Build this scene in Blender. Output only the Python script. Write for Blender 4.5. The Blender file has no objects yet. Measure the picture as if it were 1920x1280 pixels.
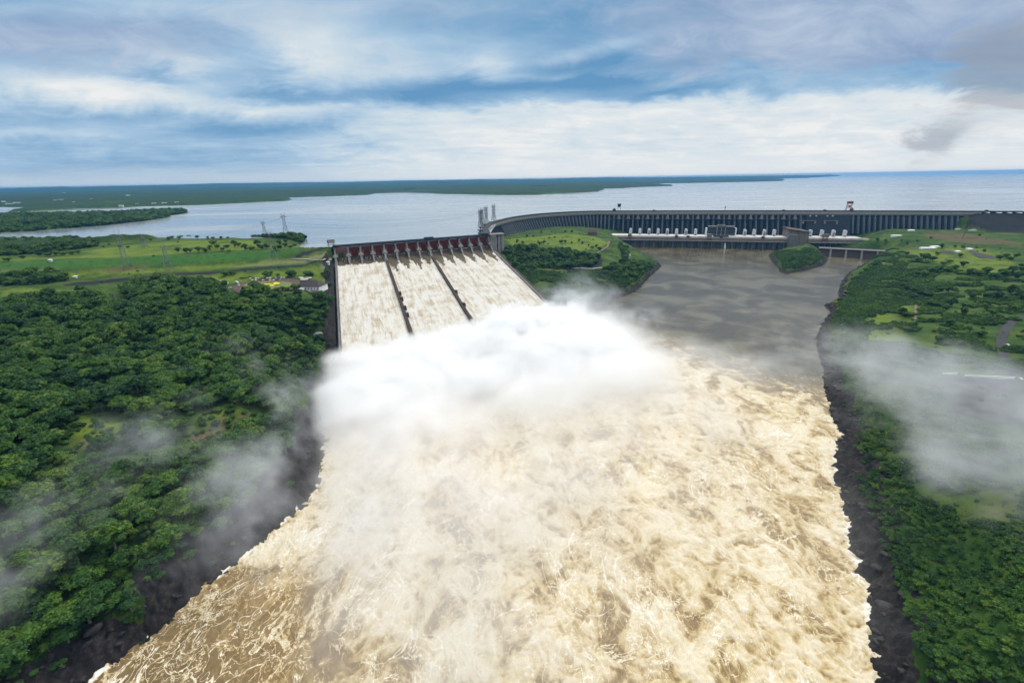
import bpy, bmesh, math, random
import numpy as np
from mathutils import Vector, Matrix, Euler

rng = np.random.default_rng(7)
random.seed(7)
scene = bpy.context.scene
COL = scene.collection

# ------------------------------------------------------------------ camera
F = 853.33
PITCH = math.atan((640 - 336) / F)
ROLL = -math.atan(.0175)
CZ = 237.0


def _rx(a):
    c, s = math.cos(a), math.sin(a)
    return np.array([[1, 0, 0], [0, c, -s], [0, s, c]])


def _rz(a):
    c, s = math.cos(a), math.sin(a)
    return np.array([[c, -s, 0], [s, c, 0], [0, 0, 1]])


MC = _rx(math.pi / 2 - PITCH) @ _rz(ROLL)


def ray(x, y):
    return MC @ np.array([x - 960, 640 - y, -F])


def un(x, y, z):
    """Where the line of sight of a photo point meets the level z."""
    d = ray(x, y)
    t = (z - CZ) / d[2]
    return np.array([d[0] * t, d[1] * t])


def proj(P):
    """Photo coordinates of world points (n,3)."""
    q = (np.asarray(P, float) - [0, 0, CZ]) @ MC
    return 960 - F * q[:, 0] / q[:, 2], 640 + F * q[:, 1] / q[:, 2]


cam_data = bpy.data.cameras.new('camera')
cam_data.sensor_width = 36
cam_data.lens = F / 1920 * 36
cam_data.clip_start = 1
cam_data.clip_end = 200000
cam = bpy.data.objects.new('camera', cam_data)
m4 = Matrix([list(MC[i]) + [0] for i in range(3)] + [[0, 0, 0, 1]])
cam.matrix_world = Matrix.Translation((0, 0, CZ)) @ m4
COL.objects.link(cam)
scene.camera = cam

# ------------------------------------------------------------------ helpers


def tag(o, label=None, cat=None, group=None, kind=None):
    if label:
        o['label'] = label
    if cat:
        o['category'] = cat
    if group:
        o['group'] = group
    if kind:
        o['kind'] = kind
    return o


def link(name, me, mat=None, parent=None):
    o = bpy.data.objects.new(name, me)
    COL.objects.link(o)
    if mat is not None and len(me.materials) == 0:
        me.materials.append(mat)
    if parent is not None:
        o.parent = parent
    return o


def empty(name, loc=(0, 0, 0), rz=0.0):
    o = bpy.data.objects.new(name, None)
    COL.objects.link(o)
    o.location = loc
    o.rotation_euler = (0, 0, rz)
    o.empty_display_size = .1
    return o


def copy_thing(root, loc, rz=0.0, sc=1.0):
    r = root.copy()
    COL.objects.link(r)
    r.location = loc
    r.rotation_euler = (0, 0, rz)
    r.scale = (sc, sc, sc)
    for ch in list(root.children):
        c = ch.copy()
        COL.objects.link(c)
        c.parent = r
        for g in list(ch.children):
            d = g.copy()
            COL.objects.link(d)
            d.parent = c
    return r


def mesh_np(name, V, Fq, smooth=False):
    """Mesh from vertices (n,3) and faces (m,k) arrays."""
    V = np.asarray(V, np.float32)
    Fq = np.asarray(Fq, np.int32)
    me = bpy.data.meshes.new(name)
    k = Fq.shape[1]
    me.vertices.add(len(V))
    me.vertices.foreach_set('co', V.ravel())
    me.loops.add(len(Fq) * k)
    me.loops.foreach_set('vertex_index', Fq.ravel())
    me.polygons.add(len(Fq))
    me.polygons.foreach_set('loop_start', np.arange(len(Fq), dtype=np.int32) * k)
    me.update(calc_edges=True)
    if smooth:
        me.shade_smooth()
    return me


def attr(me, name, vals):
    a = me.attributes.new(name, 'FLOAT', 'POINT')
    a.data.foreach_set('value', np.asarray(vals, np.float32).ravel())


def attr_col(me, name, rgb):
    a = me.attributes.new(name, 'FLOAT_COLOR', 'POINT')
    n = len(rgb)
    c = np.ones((n, 4), np.float32)
    c[:, :3] = rgb
    a.data.foreach_set('color', c.ravel())


class MB:
    """Collects solids, then becomes one mesh."""

    def __init__(self):
        self.v, self.f = [], []

    def add(self, vs, fs):
        n = len(self.v)
        self.v += [tuple(float(c) for c in p) for p in vs]
        self.f += [tuple(i + n for i in f) for f in fs]

    def box(self, lo, hi, T=None):
        x0, y0, z0 = lo
        x1, y1, z1 = hi
        vs = [(x0, y0, z0), (x1, y0, z0), (x1, y1, z0), (x0, y1, z0), (x0, y0, z1), (x1, y0, z1), (x1, y1, z1), (x0, y1, z1)]
        if T:
            vs = [T(*p) for p in vs]
        self.add(vs, [(0, 3, 2, 1), (4, 5, 6, 7), (0, 1, 5, 4), (1, 2, 6, 5), (2, 3, 7, 6), (3, 0, 4, 7)])

    def hexa(self, vs):
        """Eight corners: bottom four then top four."""
        self.add(vs, [(0, 3, 2, 1), (4, 5, 6, 7), (0, 1, 5, 4), (1, 2, 6, 5), (2, 3, 7, 6), (3, 0, 4, 7)])

    def prism(self, pts, lo, hi, T):
        """Outline pts (p,q) swept from lo to hi; T(r,p,q) gives the point."""
        n = len(pts)
        vs = [T(lo, p, q) for p, q in pts] + [T(hi, p, q) for p, q in pts]
        fs = [tuple(range(n))[::-1], tuple(range(n, 2 * n))]
        fs += [(i, (i + 1) % n, n + (i + 1) % n, n + i) for i in range(n)]
        self.add(vs, fs)

    def bar(self, a, b, w, n=4):
        a, b = Vector(a), Vector(b)
        d = (b - a).normalized()
        e = d.orthogonal().normalized()
        g = d.cross(e)
        vs = []
        for p in (a, b):
            for k in range(n):
                t = 2 * math.pi * k / n
                vs.append(p + (e * math.cos(t) + g * math.sin(t)) * w)
        fs = [tuple(range(n))[::-1], tuple(range(n, 2 * n))] + [(k, (k + 1) % n, n + (k + 1) % n, n + k) for k in range(n)]
        self.add(vs, fs)

    def tube(self, pts, radii, n=8):
        rings = []
        for i, p in enumerate(pts):
            p = Vector(p)
            q = Vector(pts[min(i + 1, len(pts) - 1)]) - Vector(pts[max(i - 1, 0)])
            d = q.normalized()
            e = d.cross(Vector((.3, .9, .1))).normalized()
            g = d.cross(e)
            rings.append([p + (e * math.cos(2 * math.pi * k / n) + g * math.sin(2 * math.pi * k / n)) * radii[i] for k in range(n)])
        vs = [q for r in rings for q in r]
        fs = [tuple(range(n))[::-1], tuple(range(len(vs) - n, len(vs)))]
        for i in range(len(pts) - 1):
            for k in range(n):
                fs.append((i * n + k, i * n + (k + 1) % n, (i + 1) * n + (k + 1) % n, (i + 1) * n + k))
        self.add(vs, fs)

    def build(self, name, mat, parent=None, smooth=False):
        me = bpy.data.meshes.new(name)
        me.from_pydata(self.v, [], self.f)
        bm = bmesh.new()
        bm.from_mesh(me)
        bmesh.ops.recalc_face_normals(bm, faces=bm.faces)
        bm.to_mesh(me)
        bm.free()
        if smooth:
            me.shade_smooth()
        return link(name, me, mat, parent)


# -- noise in numpy
_perm = rng.permutation(4096).astype(np.int64)
_ang = rng.random(4096) * 2 * np.pi
_gx, _gy = np.cos(_ang), np.sin(_ang)


def pnoise(x, y):
    xi = np.floor(x).astype(np.int64)
    yi = np.floor(y).astype(np.int64)
    xf, yf = x - xi, y - yi
    u = xf * xf * xf * (xf * (xf * 6 - 15) + 10)
    v = yf * yf * yf * (yf * (yf * 6 - 15) + 10)

    def g(ix, iy, dx, dy):
        h = _perm[(_perm[ix & 4095] + iy) & 4095]
        return _gx[h] * dx + _gy[h] * dy
    a = g(xi, yi, xf, yf)
    b = g(xi + 1, yi, xf - 1, yf)
    c = g(xi, yi + 1, xf, yf - 1)
    d = g(xi + 1, yi + 1, xf - 1, yf - 1)
    return (a + (b - a) * u + (c - a) * v + (a - b - c + d) * u * v) * 1.45


def fbm(x, y, oct=4, gain=.5, lac=2.03):
    r = np.zeros_like(np.asarray(x, float))
    A = 1.0
    for i in range(oct):
        r += A * pnoise(x + 17.3 * i, y - 9.1 * i)
        x, y, A = x * lac, y * lac, A * gain
    return r


def ss(e0, e1, x):
    t = np.clip((x - e0) / (e1 - e0), 0, 1)
    return t * t * (3 - 2 * t)


def seg_dist(x, y, P, closed=True):
    """Distance from points to a polyline."""
    P = np.asarray(P, float)
    Q = np.roll(P, -1, 0) if closed else P[1:]
    A = P if closed else P[:-1]
    best = np.full(x.shape, 1e18)
    for a, b in zip(A, Q):
        d = b - a
        L = max(d @ d, 1e-9)
        t = np.clip(((x - a[0]) * d[0] + (y - a[1]) * d[1]) / L, 0, 1)
        best = np.minimum(best, (x - a[0] - t * d[0]) ** 2 + (y - a[1] - t * d[1]) ** 2)
    return np.sqrt(best)


def inside(x, y, P):
    P = np.asarray(P, float)
    r = np.zeros(x.shape, bool)
    j = len(P) - 1
    for i in range(len(P)):
        xi, yi, xj, yj = P[i][0], P[i][1], P[j][0], P[j][1]
        if yi != yj:
            r ^= ((yi > y) != (yj > y)) & (x < (xj - xi) * (y - yi) / (yj - yi) + xi)
        j = i
    return r


def sdist(x, y, P):
    """Positive outside, negative inside."""
    d = seg_dist(x, y, P)
    return np.where(inside(x, y, P), -d, d)


# -- material helpers
class NT:
    def __init__(self, name, world=None):
        if world is None:
            self.mat = bpy.data.materials.new(name)
            self.mat.use_nodes = True
            self.t = self.mat.node_tree
        else:
            self.mat = world
            world.use_nodes = True
            self.t = world.node_tree
        self.t.nodes.clear()

    def n(self, typ, ins=None, **props):
        nd = self.t.nodes.new(typ)
        for k, v in props.items():
            setattr(nd, k, v)
        for k, v in (ins or {}).items():
            s = nd.inputs[k]
            if isinstance(v, bpy.types.NodeSocket):
                self.t.links.new(v, s)
            elif isinstance(v, bpy.types.Node):
                self.t.links.new(v.outputs[0], s)
            else:
                s.default_value = v
        return nd

    def math(self, op, a, b=0.0, c=None, clamp=False):
        ins = {0: a, 1: b}
        if c is not None:
            ins[2] = c
        return self.n('ShaderNodeMath', ins, operation=op, use_clamp=clamp).outputs[0]

    def vmath(self, op, a, b=(0, 0, 0)):
        return self.n('ShaderNodeVectorMath', {0: a, 1: b}, operation=op).outputs[0]

    def mix(self, f, a, b, mode='MIX'):
        nd = self.t.nodes.new('ShaderNodeMix')
        nd.data_type = 'RGBA'
        nd.blend_type = mode
        for i, v in ((0, f), (6, a), (7, b)):
            s = nd.inputs[i]
            if isinstance(v, bpy.types.NodeSocket):
                self.t.links.new(v, s)
            elif isinstance(v, (tuple, list)):
                s.default_value = (*v[:3], 1)
            else:
                s.default_value = v
        return nd.outputs[2]

    def map(self, v, a, b, c=0.0, d=1.0, smooth=True):
        nd = self.n('ShaderNodeMapRange', {0: v, 1: a, 2: b, 3: c, 4: d}, interpolation_type='SMOOTHSTEP' if smooth else 'LINEAR')
        return nd.outputs[0]

    def noise(self, vec, scale, detail=4, rough=.55, dist=0.0, typ='FBM', dim='3D'):
        nd = self.t.nodes.new('ShaderNodeTexNoise')
        nd.noise_dimensions = dim
        nd.noise_type = typ
        if vec is not None:
            self.t.links.new(vec, nd.inputs['Vector'])
        nd.inputs['Scale'].default_value = scale
        nd.inputs['Detail'].default_value = detail
        nd.inputs['Roughness'].default_value = rough
        nd.inputs['Distortion'].default_value = dist
        return nd.outputs[0]

    def attr(self, name, out='Fac'):
        return self.n('ShaderNodeAttribute', attribute_name=name).outputs[out]

    def ramp(self, f, stops):
        nd = self.t.nodes.new('ShaderNodeValToRGB')
        cr = nd.color_ramp
        while len(cr.elements) < len(stops):
            cr.elements.new(.5)
        for e, (p, c) in zip(cr.elements, stops):
            e.position = p
            e.color = (*c, 1) if len(c) == 3 else c
        self.t.links.new(f, nd.inputs[0])
        return nd.outputs[0]

    def out(self, sh, vol=False, disp=None):
        o = self.t.nodes.new('ShaderNodeOutputMaterial')
        self.t.links.new(sh, o.inputs['Volume' if vol else 'Surface'])
        return self.mat


def bsdf(nt, col, rough=.8, spec=.3, metal=0.0, bump=None, bstr=.3, bdist=.5):
    ins = {'Base Color': (*col, 1) if isinstance(col, tuple) else col, 'Roughness': rough, 'Metallic': metal, 'Specular IOR Level': spec}
    if bump is not None:
        b = nt.n('ShaderNodeBump', {'Strength': bstr, 'Distance': bdist, 'Height': bump})
        ins['Normal'] = b.outputs[0]
    return nt.n('ShaderNodeBsdfPrincipled', ins).outputs[0]


def simple_mat(name, col, rough=.7, var=.15, scale=.5, metal=0.0, spec=.3):
    nt = NT(name)
    p = nt.n('ShaderNodeTexCoord').outputs['Object']
    f = nt.noise(p, scale, 5, .6)
    dark = tuple(c * (1 - var) for c in col)
    lite = tuple(min(1, c * (1 + var)) for c in col)
    c = nt.ramp(f, [(.3, dark), (.7, lite)])
    return nt.out(bsdf(nt, c, rough, spec, metal))
# ------------------------------------------------------------------ sky and light
SUN_EL, SUN_AZ = math.radians(52), math.radians(25)   # azimuth from +Y towards +X
scene.view_settings.view_transform = 'Standard'
scene.view_settings.look = 'None'
scene.view_settings.exposure = EXPOSURE = 0.36
scene.view_settings.gamma = 1
SKYK = 8.1
world = bpy.data.worlds.new('World')
scene.world = world
w = NT('sky', world)
gen = w.n('ShaderNodeTexCoord').outputs['Generated']
sep = w.n('ShaderNodeSeparateXYZ', {0: gen})
dx, dy, dz = sep.outputs
sky = w.n('ShaderNodeTexSky', sky_type='NISHITA', sun_disc=False, sun_elevation=SUN_EL, sun_rotation=SUN_AZ, altitude=200.0, dust_density=1.0, ozone_density=2.0)
az = w.math('ARCTAN2', dx, dy)
el = w.math('MAXIMUM', dz, 0.0)
# cloud deck seen in perspective, stretched a little along the horizon
inv = w.math('DIVIDE', 1.0, w.math('ADD', el, .09))
px_ = w.math('MULTIPLY', dx, inv)
py_ = w.math('MULTIPLY', dy, inv)
cp = w.n('ShaderNodeCombineXYZ', {0: w.math('MULTIPLY', px_, 1.0), 1: w.math('MULTIPLY', py_, 1.35), 2: 0.0}).outputs[0]
n1 = w.noise(cp, .85, 7, .56, .55)
n2 = w.noise(w.vmath('ADD', cp, (13.1, 4.2, 0)), .42, 5, .5, .8)
n3 = w.noise(w.vmath('ADD', cp, (3.7, 24.2, 0)), 2.6, 6, .62, .5)
ae = w.n('ShaderNodeCombineXYZ', {0: az, 1: w.math('MULTIPLY', el, 3.6), 2: 0.0}).outputs[0]
n4 = w.noise(w.vmath('ADD', ae, (5.2, 1.0, 0)), 2.6, 6, .55, .7)


# directions as (U, V) = (right, up) over forward; the cloud field is laid out by bearing and height
fy = w.math('MAXIMUM', dy, .12)
U = w.math('DIVIDE', dx, fy)
V = w.math('DIVIDE', dz, fy)


def uv(x, y):
    d_ = ray(x, y)
    return d_[0] / d_[1], d_[2] / d_[1]


def blob(x, y, rx_, ry_, slope=0.0):
    cu, cv = uv(x, y)
    a = w.math('DIVIDE', w.math('SUBTRACT', U, cu), rx_ / 900)
    b = w.math('DIVIDE', w.math('SUBTRACT', w.math('SUBTRACT', V, cv), w.math('MULTIPLY', w.math('SUBTRACT', U, cu), slope)), ry_ / 900)
    r = w.math('ADD', w.math('MULTIPLY', a, a), w.math('MULTIPLY', b, b))
    return w.math('EXPONENT', w.math('MULTIPLY', r, -1.0))


def above(x0, y0, x1, y1, soft, wob):
    """0 below the line through two bearings, 1 above it."""
    (u0, v0), (u1, v1) = uv(x0, y0), uv(x1, y1)
    m = (v1 - v0) / (u1 - u0)
    t = w.math('SUBTRACT', w.math('SUBTRACT', V, v0), w.math('MULTIPLY', w.math('SUBTRACT', U, u0), m))
    return w.map(w.math('ADD', t, wob), -soft, soft)


def wsum(*xs):
    s = xs[0]
    for x in xs[1:]:
        s = w.math('ADD', s, x)
    return s


def wk(x, k):
    return w.math('MULTIPLY', x, k)


def cen(x):
    return w.math('SUBTRACT', x, .5)


# noise warps the layout so that no outline stays regular
uvn = w.n('ShaderNodeCombineXYZ', {0: U, 1: wk(V, 2.6), 2: 0.0}).outputs[0]
n5 = w.noise(uvn, 2.3, 6, .6, .6)
n6 = w.noise(w.vmath('ADD', uvn, (7.3, 3.1, 0)), 6.5, 6, .62, .8)
wob = wsum(wk(cen(n5), .11), wk(cen(n6), .05))
U = wsum(U, wk(cen(n6), .16), wk(cen(n5), .25))
V = wsum(V, wk(cen(n5), .05), wk(cen(n6), .03))
lift = w.map(V, .06, .17)
streak = wsum(wk(cen(n1), .42), wk(cen(n3), .34), wk(cen(n6), .40), wk(cen(n5), .28))
Wt = wsum(wk(blob(550, 95, 95, 48, -.1), .36), wk(blob(280, 172, 230, 30, -.12), .34), wk(blob(350, 118, 70, 16, -.3), .28), wk(blob(120, 160, 170, 26), .24), wk(blob(90, 246, 150, 11), .22),
          wk(blob(570, 200, 90, 10), .28), wk(blob(740, 110, 130, 42), .24), wk(blob(940, 118, 60, 26), .32), wk(blob(1130, 90, 160, 12, .25), .22), wk(blob(480, 20, 250, 22), .16),
          wk(blob(320, 140, 95, 12, -.05), -.34), wk(blob(530, 176, 80, 12, -.1), -.36), wk(blob(500, 240, 130, 14), -.34), wk(blob(770, 188, 120, 15), -.42), wk(blob(890, 160, 130, 13), -.42),
          wk(blob(1070, 122, 110, 14), -.34), wk(blob(1110, 158, 140, 10), -.34), wk(blob(1270, 174, 110, 9), -.30), wk(blob(1080, 25, 230, 60), -.22), wk(blob(150, 215, 200, 16), -.12), wk(blob(200, 305, 330, 16), -.10),
          streak)
belt = wk(w.math('SUBTRACT', 1.0, above(960, 196, 1700, 178, .016, wob)), w.map(U, -.55, -.02))
Wt = wsum(Wt, .47, wk(belt, .46))
cov = w.map(Wt, .12, 1.02, smooth=False)
white = w.ramp(cov, [(0.0, (.15, .36, .62)), (.25, (.26, .47, .71)), (.5, (.44, .63, .83)), (.72, (.66, .79, .89)), (.9, (.84, .90, .94)), (1.0, (.97, .98, .98))])
white = w.mix(1.0, white, (SKYK, SKYK, SKYK), 'MULTIPLY')
c1 = w.mix(.22, white, w.mix(1.0, sky.outputs[0], white, 'MIX'))
# grey-violet deck across the top
deckR = wk(above(1000, 165, 1760, 128, .022, wob), w.map(U, -.05, .55))
deckL = wsum(blob(120, 75, 330, 46, -.05), wk(blob(700, 15, 420, 40), .55))
deck = w.map(wsum(wk(deckR, .95), wk(deckL, .75), wk(cen(n6), .6), wk(cen(n5), .6)), .15, .85)
dcol = w.ramp(wsum(n1, wk(cen(n6), .9)), [(.2, (.27, .38, .60)), (.5, (.38, .49, .69)), (.8, (.56, .66, .81))])
c2 = w.mix(wk(deck, .85), c1, w.mix(1.0, dcol, (SKYK, SKYK, SKYK), 'MULTIPLY'))
far_r = w.map(wsum(wk(blob(1905, 120, 150, 100), 1.25), wk(blob(1745, 275, 55, 45), .80), wk(blob(1650, 205, 60, 30), .30), wk(cen(n6), 1.3), wk(cen(n3), .8)), .40, 1.0)
c3 = w.mix(wk(far_r, .62), c2, w.mix(1.0, (.33, .385, .47), (SKYK, SKYK, SKYK), 'MULTIPLY'))
# pale band close to the horizon
hz = w.map(V, .0, .06, 1.0, 0.0)
band = w.mix(1.0, w.mix(w.map(U, -.7, .2), (.66, .75, .83), (.92, .95, .96)), (SKYK, SKYK, SKYK), 'MULTIPLY')
c4 = w.mix(wk(hz, .75), c3, band)
# the deck overhead, out of the picture, is an even bright grey
over = w.map(el, .36, .6)
c5 = w.mix(over, c4, (10.2, 10.5, 10.8))
below = w.map(dz, -.02, 0.0)
c6 = w.mix(below, (3.0, 3.6, 4.0), c5)
bg = w.n('ShaderNodeBackground', {'Color': c6, 'Strength': .085})
wo = w.n('ShaderNodeOutputWorld', {'Surface': bg.outputs[0]})

sd = bpy.data.lights.new('sun', 'SUN')
sd.energy = 1.9
sd.angle = math.radians(12)
sd.color = (1.0, .95, .86)
sun = bpy.data.objects.new('sun', sd)
COL.objects.link(sun)
sv = Vector((math.sin(SUN_AZ) * math.cos(SUN_EL), math.cos(SUN_AZ) * math.cos(SUN_EL), math.sin(SUN_EL)))
sun.rotation_euler = sv.to_track_quat('Z', 'Y').to_euler()
# ------------------------------------------------------------------ where things stand
RES = 107.0                                   # reservoir level; the river is 0
SO = un(628, 461, 113)                         # left end of the spillway crest
SU = np.array([math.cos(math.radians(26.643)), math.sin(math.radians(26.643))])   # along the crest
SV = np.array([math.sin(.336), -math.cos(.336)])                                  # down the chutes
SW = 345.0


def sp(a, s):
    return SO + SU * a + SV * s


def chute_z(s):
    return 84 - .164 * s


# crest of the dam from the spillway round to the right
CREST_PX = [(914, 440), (909, 431), (911, 425), (918, 419), (932, 414.3), (955, 408.7), (975, 405.3), (999, 402.3), (1028, 399.6), (1057, 397.8), (1095, 396.2), (1130, 395.5),
            (1250, 395.2), (1400, 395), (1600, 395.2), (1830, 396), (1920, 396.3)]
CREST = np.array([un(*p, 113) for p in CREST_PX])
EMB = [(-5200., -300.), (-3000., 330.), (-1500., 690.)] + [tuple(un(*p, 113)) for p in [(0, 492), (170, 485), (338, 477), (480, 469), (570, 465.5)]] + [tuple(SO)]
RIGHTX = [tuple(CREST[-1] + (CREST[-1] - CREST[-2]) * k) for k in (3, 12)]
DAMLINE = np.array(EMB + [tuple(CREST[0])] + [tuple(c) for c in CREST[4:]] + RIGHTX)
_daz = np.arctan2(DAMLINE[:, 0], DAMLINE[:, 1])
assert (np.diff(_daz) > 0).all(), _daz


def dam_r(a):
    """Distance from the camera's foot to the dam line in direction a."""
    a = np.clip(a, _daz[0] + 1e-4, _daz[-1] - 1e-4)
    i = np.clip(np.searchsorted(_daz, a) - 1, 0, len(_daz) - 2)
    A, B = DAMLINE[i], DAMLINE[i + 1]
    d = B - A
    sx, sy = np.sin(a), np.cos(a)
    return (A[..., 0] * d[..., 1] - A[..., 1] * d[..., 0]) / (sx * d[..., 1] - sy * d[..., 0])


def upx(L, z=0):
    return [tuple(un(x, y, z)) for x, y in L]


RIVER = ([(-330., -60.), (-262., 80.)] + upx([(165, 1280), (235, 1228), (300, 1182), (345, 1140), (400, 1086), (450, 1052), (500, 1010), (545, 968), (580, 937), (600, 905), (606, 860), (610, 800), (604, 742)]) +
         [tuple(sp(-4, 470)), tuple(sp(-4, 395)), tuple(sp(SW + 4, 395)), tuple(sp(SW + 12, 455))] +
         upx([(1095, 622), (1118, 600), (1140, 574), (1152, 562), (1185, 550), (1202, 538), (1216, 521), (1232, 508), (1241, 498), (1230, 490), (1205, 480), (1186, 469), (1172, 458)]) +
         upx([(1200, 455), (1480, 461), (1500, 458), (1560, 470), (1640, 476), (1652, 482), (1628, 490), (1608, 502), (1592, 512), (1580, 524), (1572, 543), (1573, 560), (1560, 568), (1544, 572), (1556, 585), (1541, 608), (1530, 632), (1532, 660), (1543, 690), (1546, 730), (1553, 762), (1560, 790), (1572, 806), (1582, 816), (1568, 828), (1562, 870), (1566, 905), (1577, 930), (1588, 1008), (1605, 1060), (1624, 1118), (1624, 1160), (1634, 1230), (1643, 1280)]) +
         [(215., 90.), (250., -60.)])
ISLAND = upx([(1440, 478), (1448, 492), (1457, 501), (1461, 510), (1475, 514), (1497, 510), (1520, 505), (1545, 497), (1552, 488), (1548, 478), (1535, 470), (1500, 462), (1490, 466), (1470, 472)])

CTRL = []


def ctl(L):
    for x, y, z in L:
        p = un(x, y, z)
        CTRL.append((p[0], p[1], z))


ctl([(0, 505, 97), (200, 500, 98), (340, 497, 98), (520, 483, 98), (600, 485, 97), (620, 480, 98),
     (0, 545, 88), (170, 522, 90), (350, 514, 90), (560, 502, 88), (612, 500, 86), (110, 530, 92),
     (0, 600, 82), (200, 560, 82), (430, 545, 79), (520, 535, 78), (600, 535, 78), (450, 525, 79), (600, 560, 72),
     (0, 700, 76), (200, 680, 70), (400, 640, 64), (520, 640, 57), (590, 630, 55), (605, 680, 42),
     (0, 800, 70), (200, 780, 60), (400, 760, 48), (560, 740, 34),
     (0, 950, 60), (200, 930, 48), (400, 900, 34), (500, 900, 22),
     (0, 1100, 52), (200, 1080, 36), (300, 1100, 24), (0, 1240, 44), (100, 1230, 27),
     (930, 478, 66), (1000, 445, 62), (1100, 445, 58), (1150, 462, 44), (1130, 478, 46), (1180, 490, 24), (1215, 500, 14), (960, 500, 50), (1050, 495, 46), (1100, 515, 36),
     (1000, 530, 40), (1060, 560, 28), (1100, 580, 14), (1050, 470, 58),
     (1490, 480, 17), (1512, 470, 22),
     (1650, 450, 50), (1750, 440, 54), (1860, 432, 56), (1700, 480, 42), (1900, 480, 52), (1660, 515, 26), (1800, 520, 42), (1920, 530, 48), (1600, 560, 18), (1700, 600, 34),
     (1900, 600, 44), (1600, 700, 20), (1750, 700, 38), (1900, 700, 46), (1650, 850, 24), (1800, 850, 40), (1920, 900, 46), (1700, 1000, 24), (1850, 1050, 38), (1750, 1200, 22), (1900, 1200, 36)])
CTRL += [(-700, 300, 84), (-420, 100, 66), (-330, 0, 50), (-900, 400, 92), (-1500, 500, 98), (-3000, 100, 98), (700, 300, 62), (1200, 800, 62), (500, 0, 52), (1700, 1000, 64), (3000, 800, 70), (5000, 0, 80), (-5000, -300, 90), (0, -2000, 80), (2500, -1500, 80)]
for s_ in (10, 60, 120, 180, 240, 300, 360, 420, 470):
    p = sp(-9, s_)
    CTRL.append((p[0], p[1], max(chute_z(s_) + 3, 6)))
for s_ in (40, 100, 160, 220, 280, 340, 400):
    p = sp(SW + 14, s_)
    CTRL.append((p[0], p[1], max(chute_z(s_) - 3, 4)))
for k_ in range(4, 13, 1):
    d_ = CREST[min(k_ + 1, 15)] - CREST[k_ - 1]
    nn = np.array([d_[1], -d_[0]]) / np.hypot(*d_)
    p = CREST[k_] + nn * 70
    if k_ < 10:
        CTRL.append((p[0], p[1], 62))
for px_ in (1250, 1350, 1450, 1530, 1590):
    for off in (60, 110):
        p = np.array(un(px_, 395, 113)) + np.array([-off * .2, -off])
        CTRL.append((p[0], p[1], 22))
for k_ in (0.15, .5, .8, 1.0):
    p = np.array(un(1600 + 320 * k_, 395.5, 113)) + np.array([-20, -75])
    CTRL.append((p[0], p[1], 58))
CTRL = np.array(CTRL, float)


def _rbf_fit(C):
    n = len(C)
    D = np.hypot(C[:, None, 0] - C[None, :, 0], C[:, None, 1] - C[None, :, 1])
    A = np.zeros((n + 1, n + 1))
    A[:n, :n] = -D - np.eye(n) * 3
    A[:n, n] = 1
    A[n, :n] = 1
    b = np.r_[C[:, 2], 0]
    return np.linalg.solve(A, b)


_W = _rbf_fit(CTRL)


def rbf(x, y):
    r = np.full(x.shape, _W[-1])
    for (cx, cy, _), w_ in zip(CTRL, _W[:-1]):
        r -= w_ * np.hypot(x - cx, y - cy)
    return r


# land standing in the reservoir
LAND = []


def far_un(L):
    return [tuple(un(x, y, RES)) for x, y in L]


_emb_up = [tuple(np.array(p) + [0, 0]) for p in EMB]
LAND.append((_emb_up[1:] + far_un([(612, 463.5), (585, 464), (563, 463), (566, 457), (573, 450), (560, 446), (535, 445), (500, 446), (462, 447), (440, 445), (380, 447), (330, 446), (300, 445), (250, 444), (185, 449), (172, 452), (140, 446), (112, 449), (80, 455), (72, 456), (60, 450), (0, 453)]) +
             [(-1900., 1250.), (-3200., 1150.), (-5200., 500.)], 4, 3))
LAND.append((far_un([(-400, 455), (0, 437), (60, 434), (115, 429), (200, 423), (280, 413.5), (318, 408), (322, 404), (345, 401), (356, 398.5), (345, 395), (310, 396), (230, 400), (130, 403), (0, 405), (-400, 415)]), 9, 8))
_far1 = far_un([(0, 399), (80, 395), (150, 391), (225, 390), (270, 387), (360, 385), (480, 379.5), (535, 377), (549, 374.5), (535, 372.5), (488, 372.5), (560, 370), (640, 367.5), (690, 365.5), (705, 362.5), (740, 361.8), (800, 362.6), (860, 364), (930, 365.6), (990, 365.8), (1060, 362.5), (1110, 360.3), (1131, 358.6), (1128, 354.5), (1180, 351.8), (1259, 348.6), (1245, 346.3),
                (1170, 345), (1300, 342.8), (1400, 341.2), (1465, 339.4), (1472, 336.8), (1400, 336.6), (1500, 334.2)])
LAND.append(([(-30000., 4000.), (-6000., 4300.), (-3200., 3250.)] + _far1 + [(23000., 32000.), (0., 60000.), (-60000., 40000.)], 12, 14))
LAND.append(([(24500., 27500.), (30000., 26500.), (60000., 26000.), (60000., 60000.), (30000., 50000.)], 12, 10))


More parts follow.
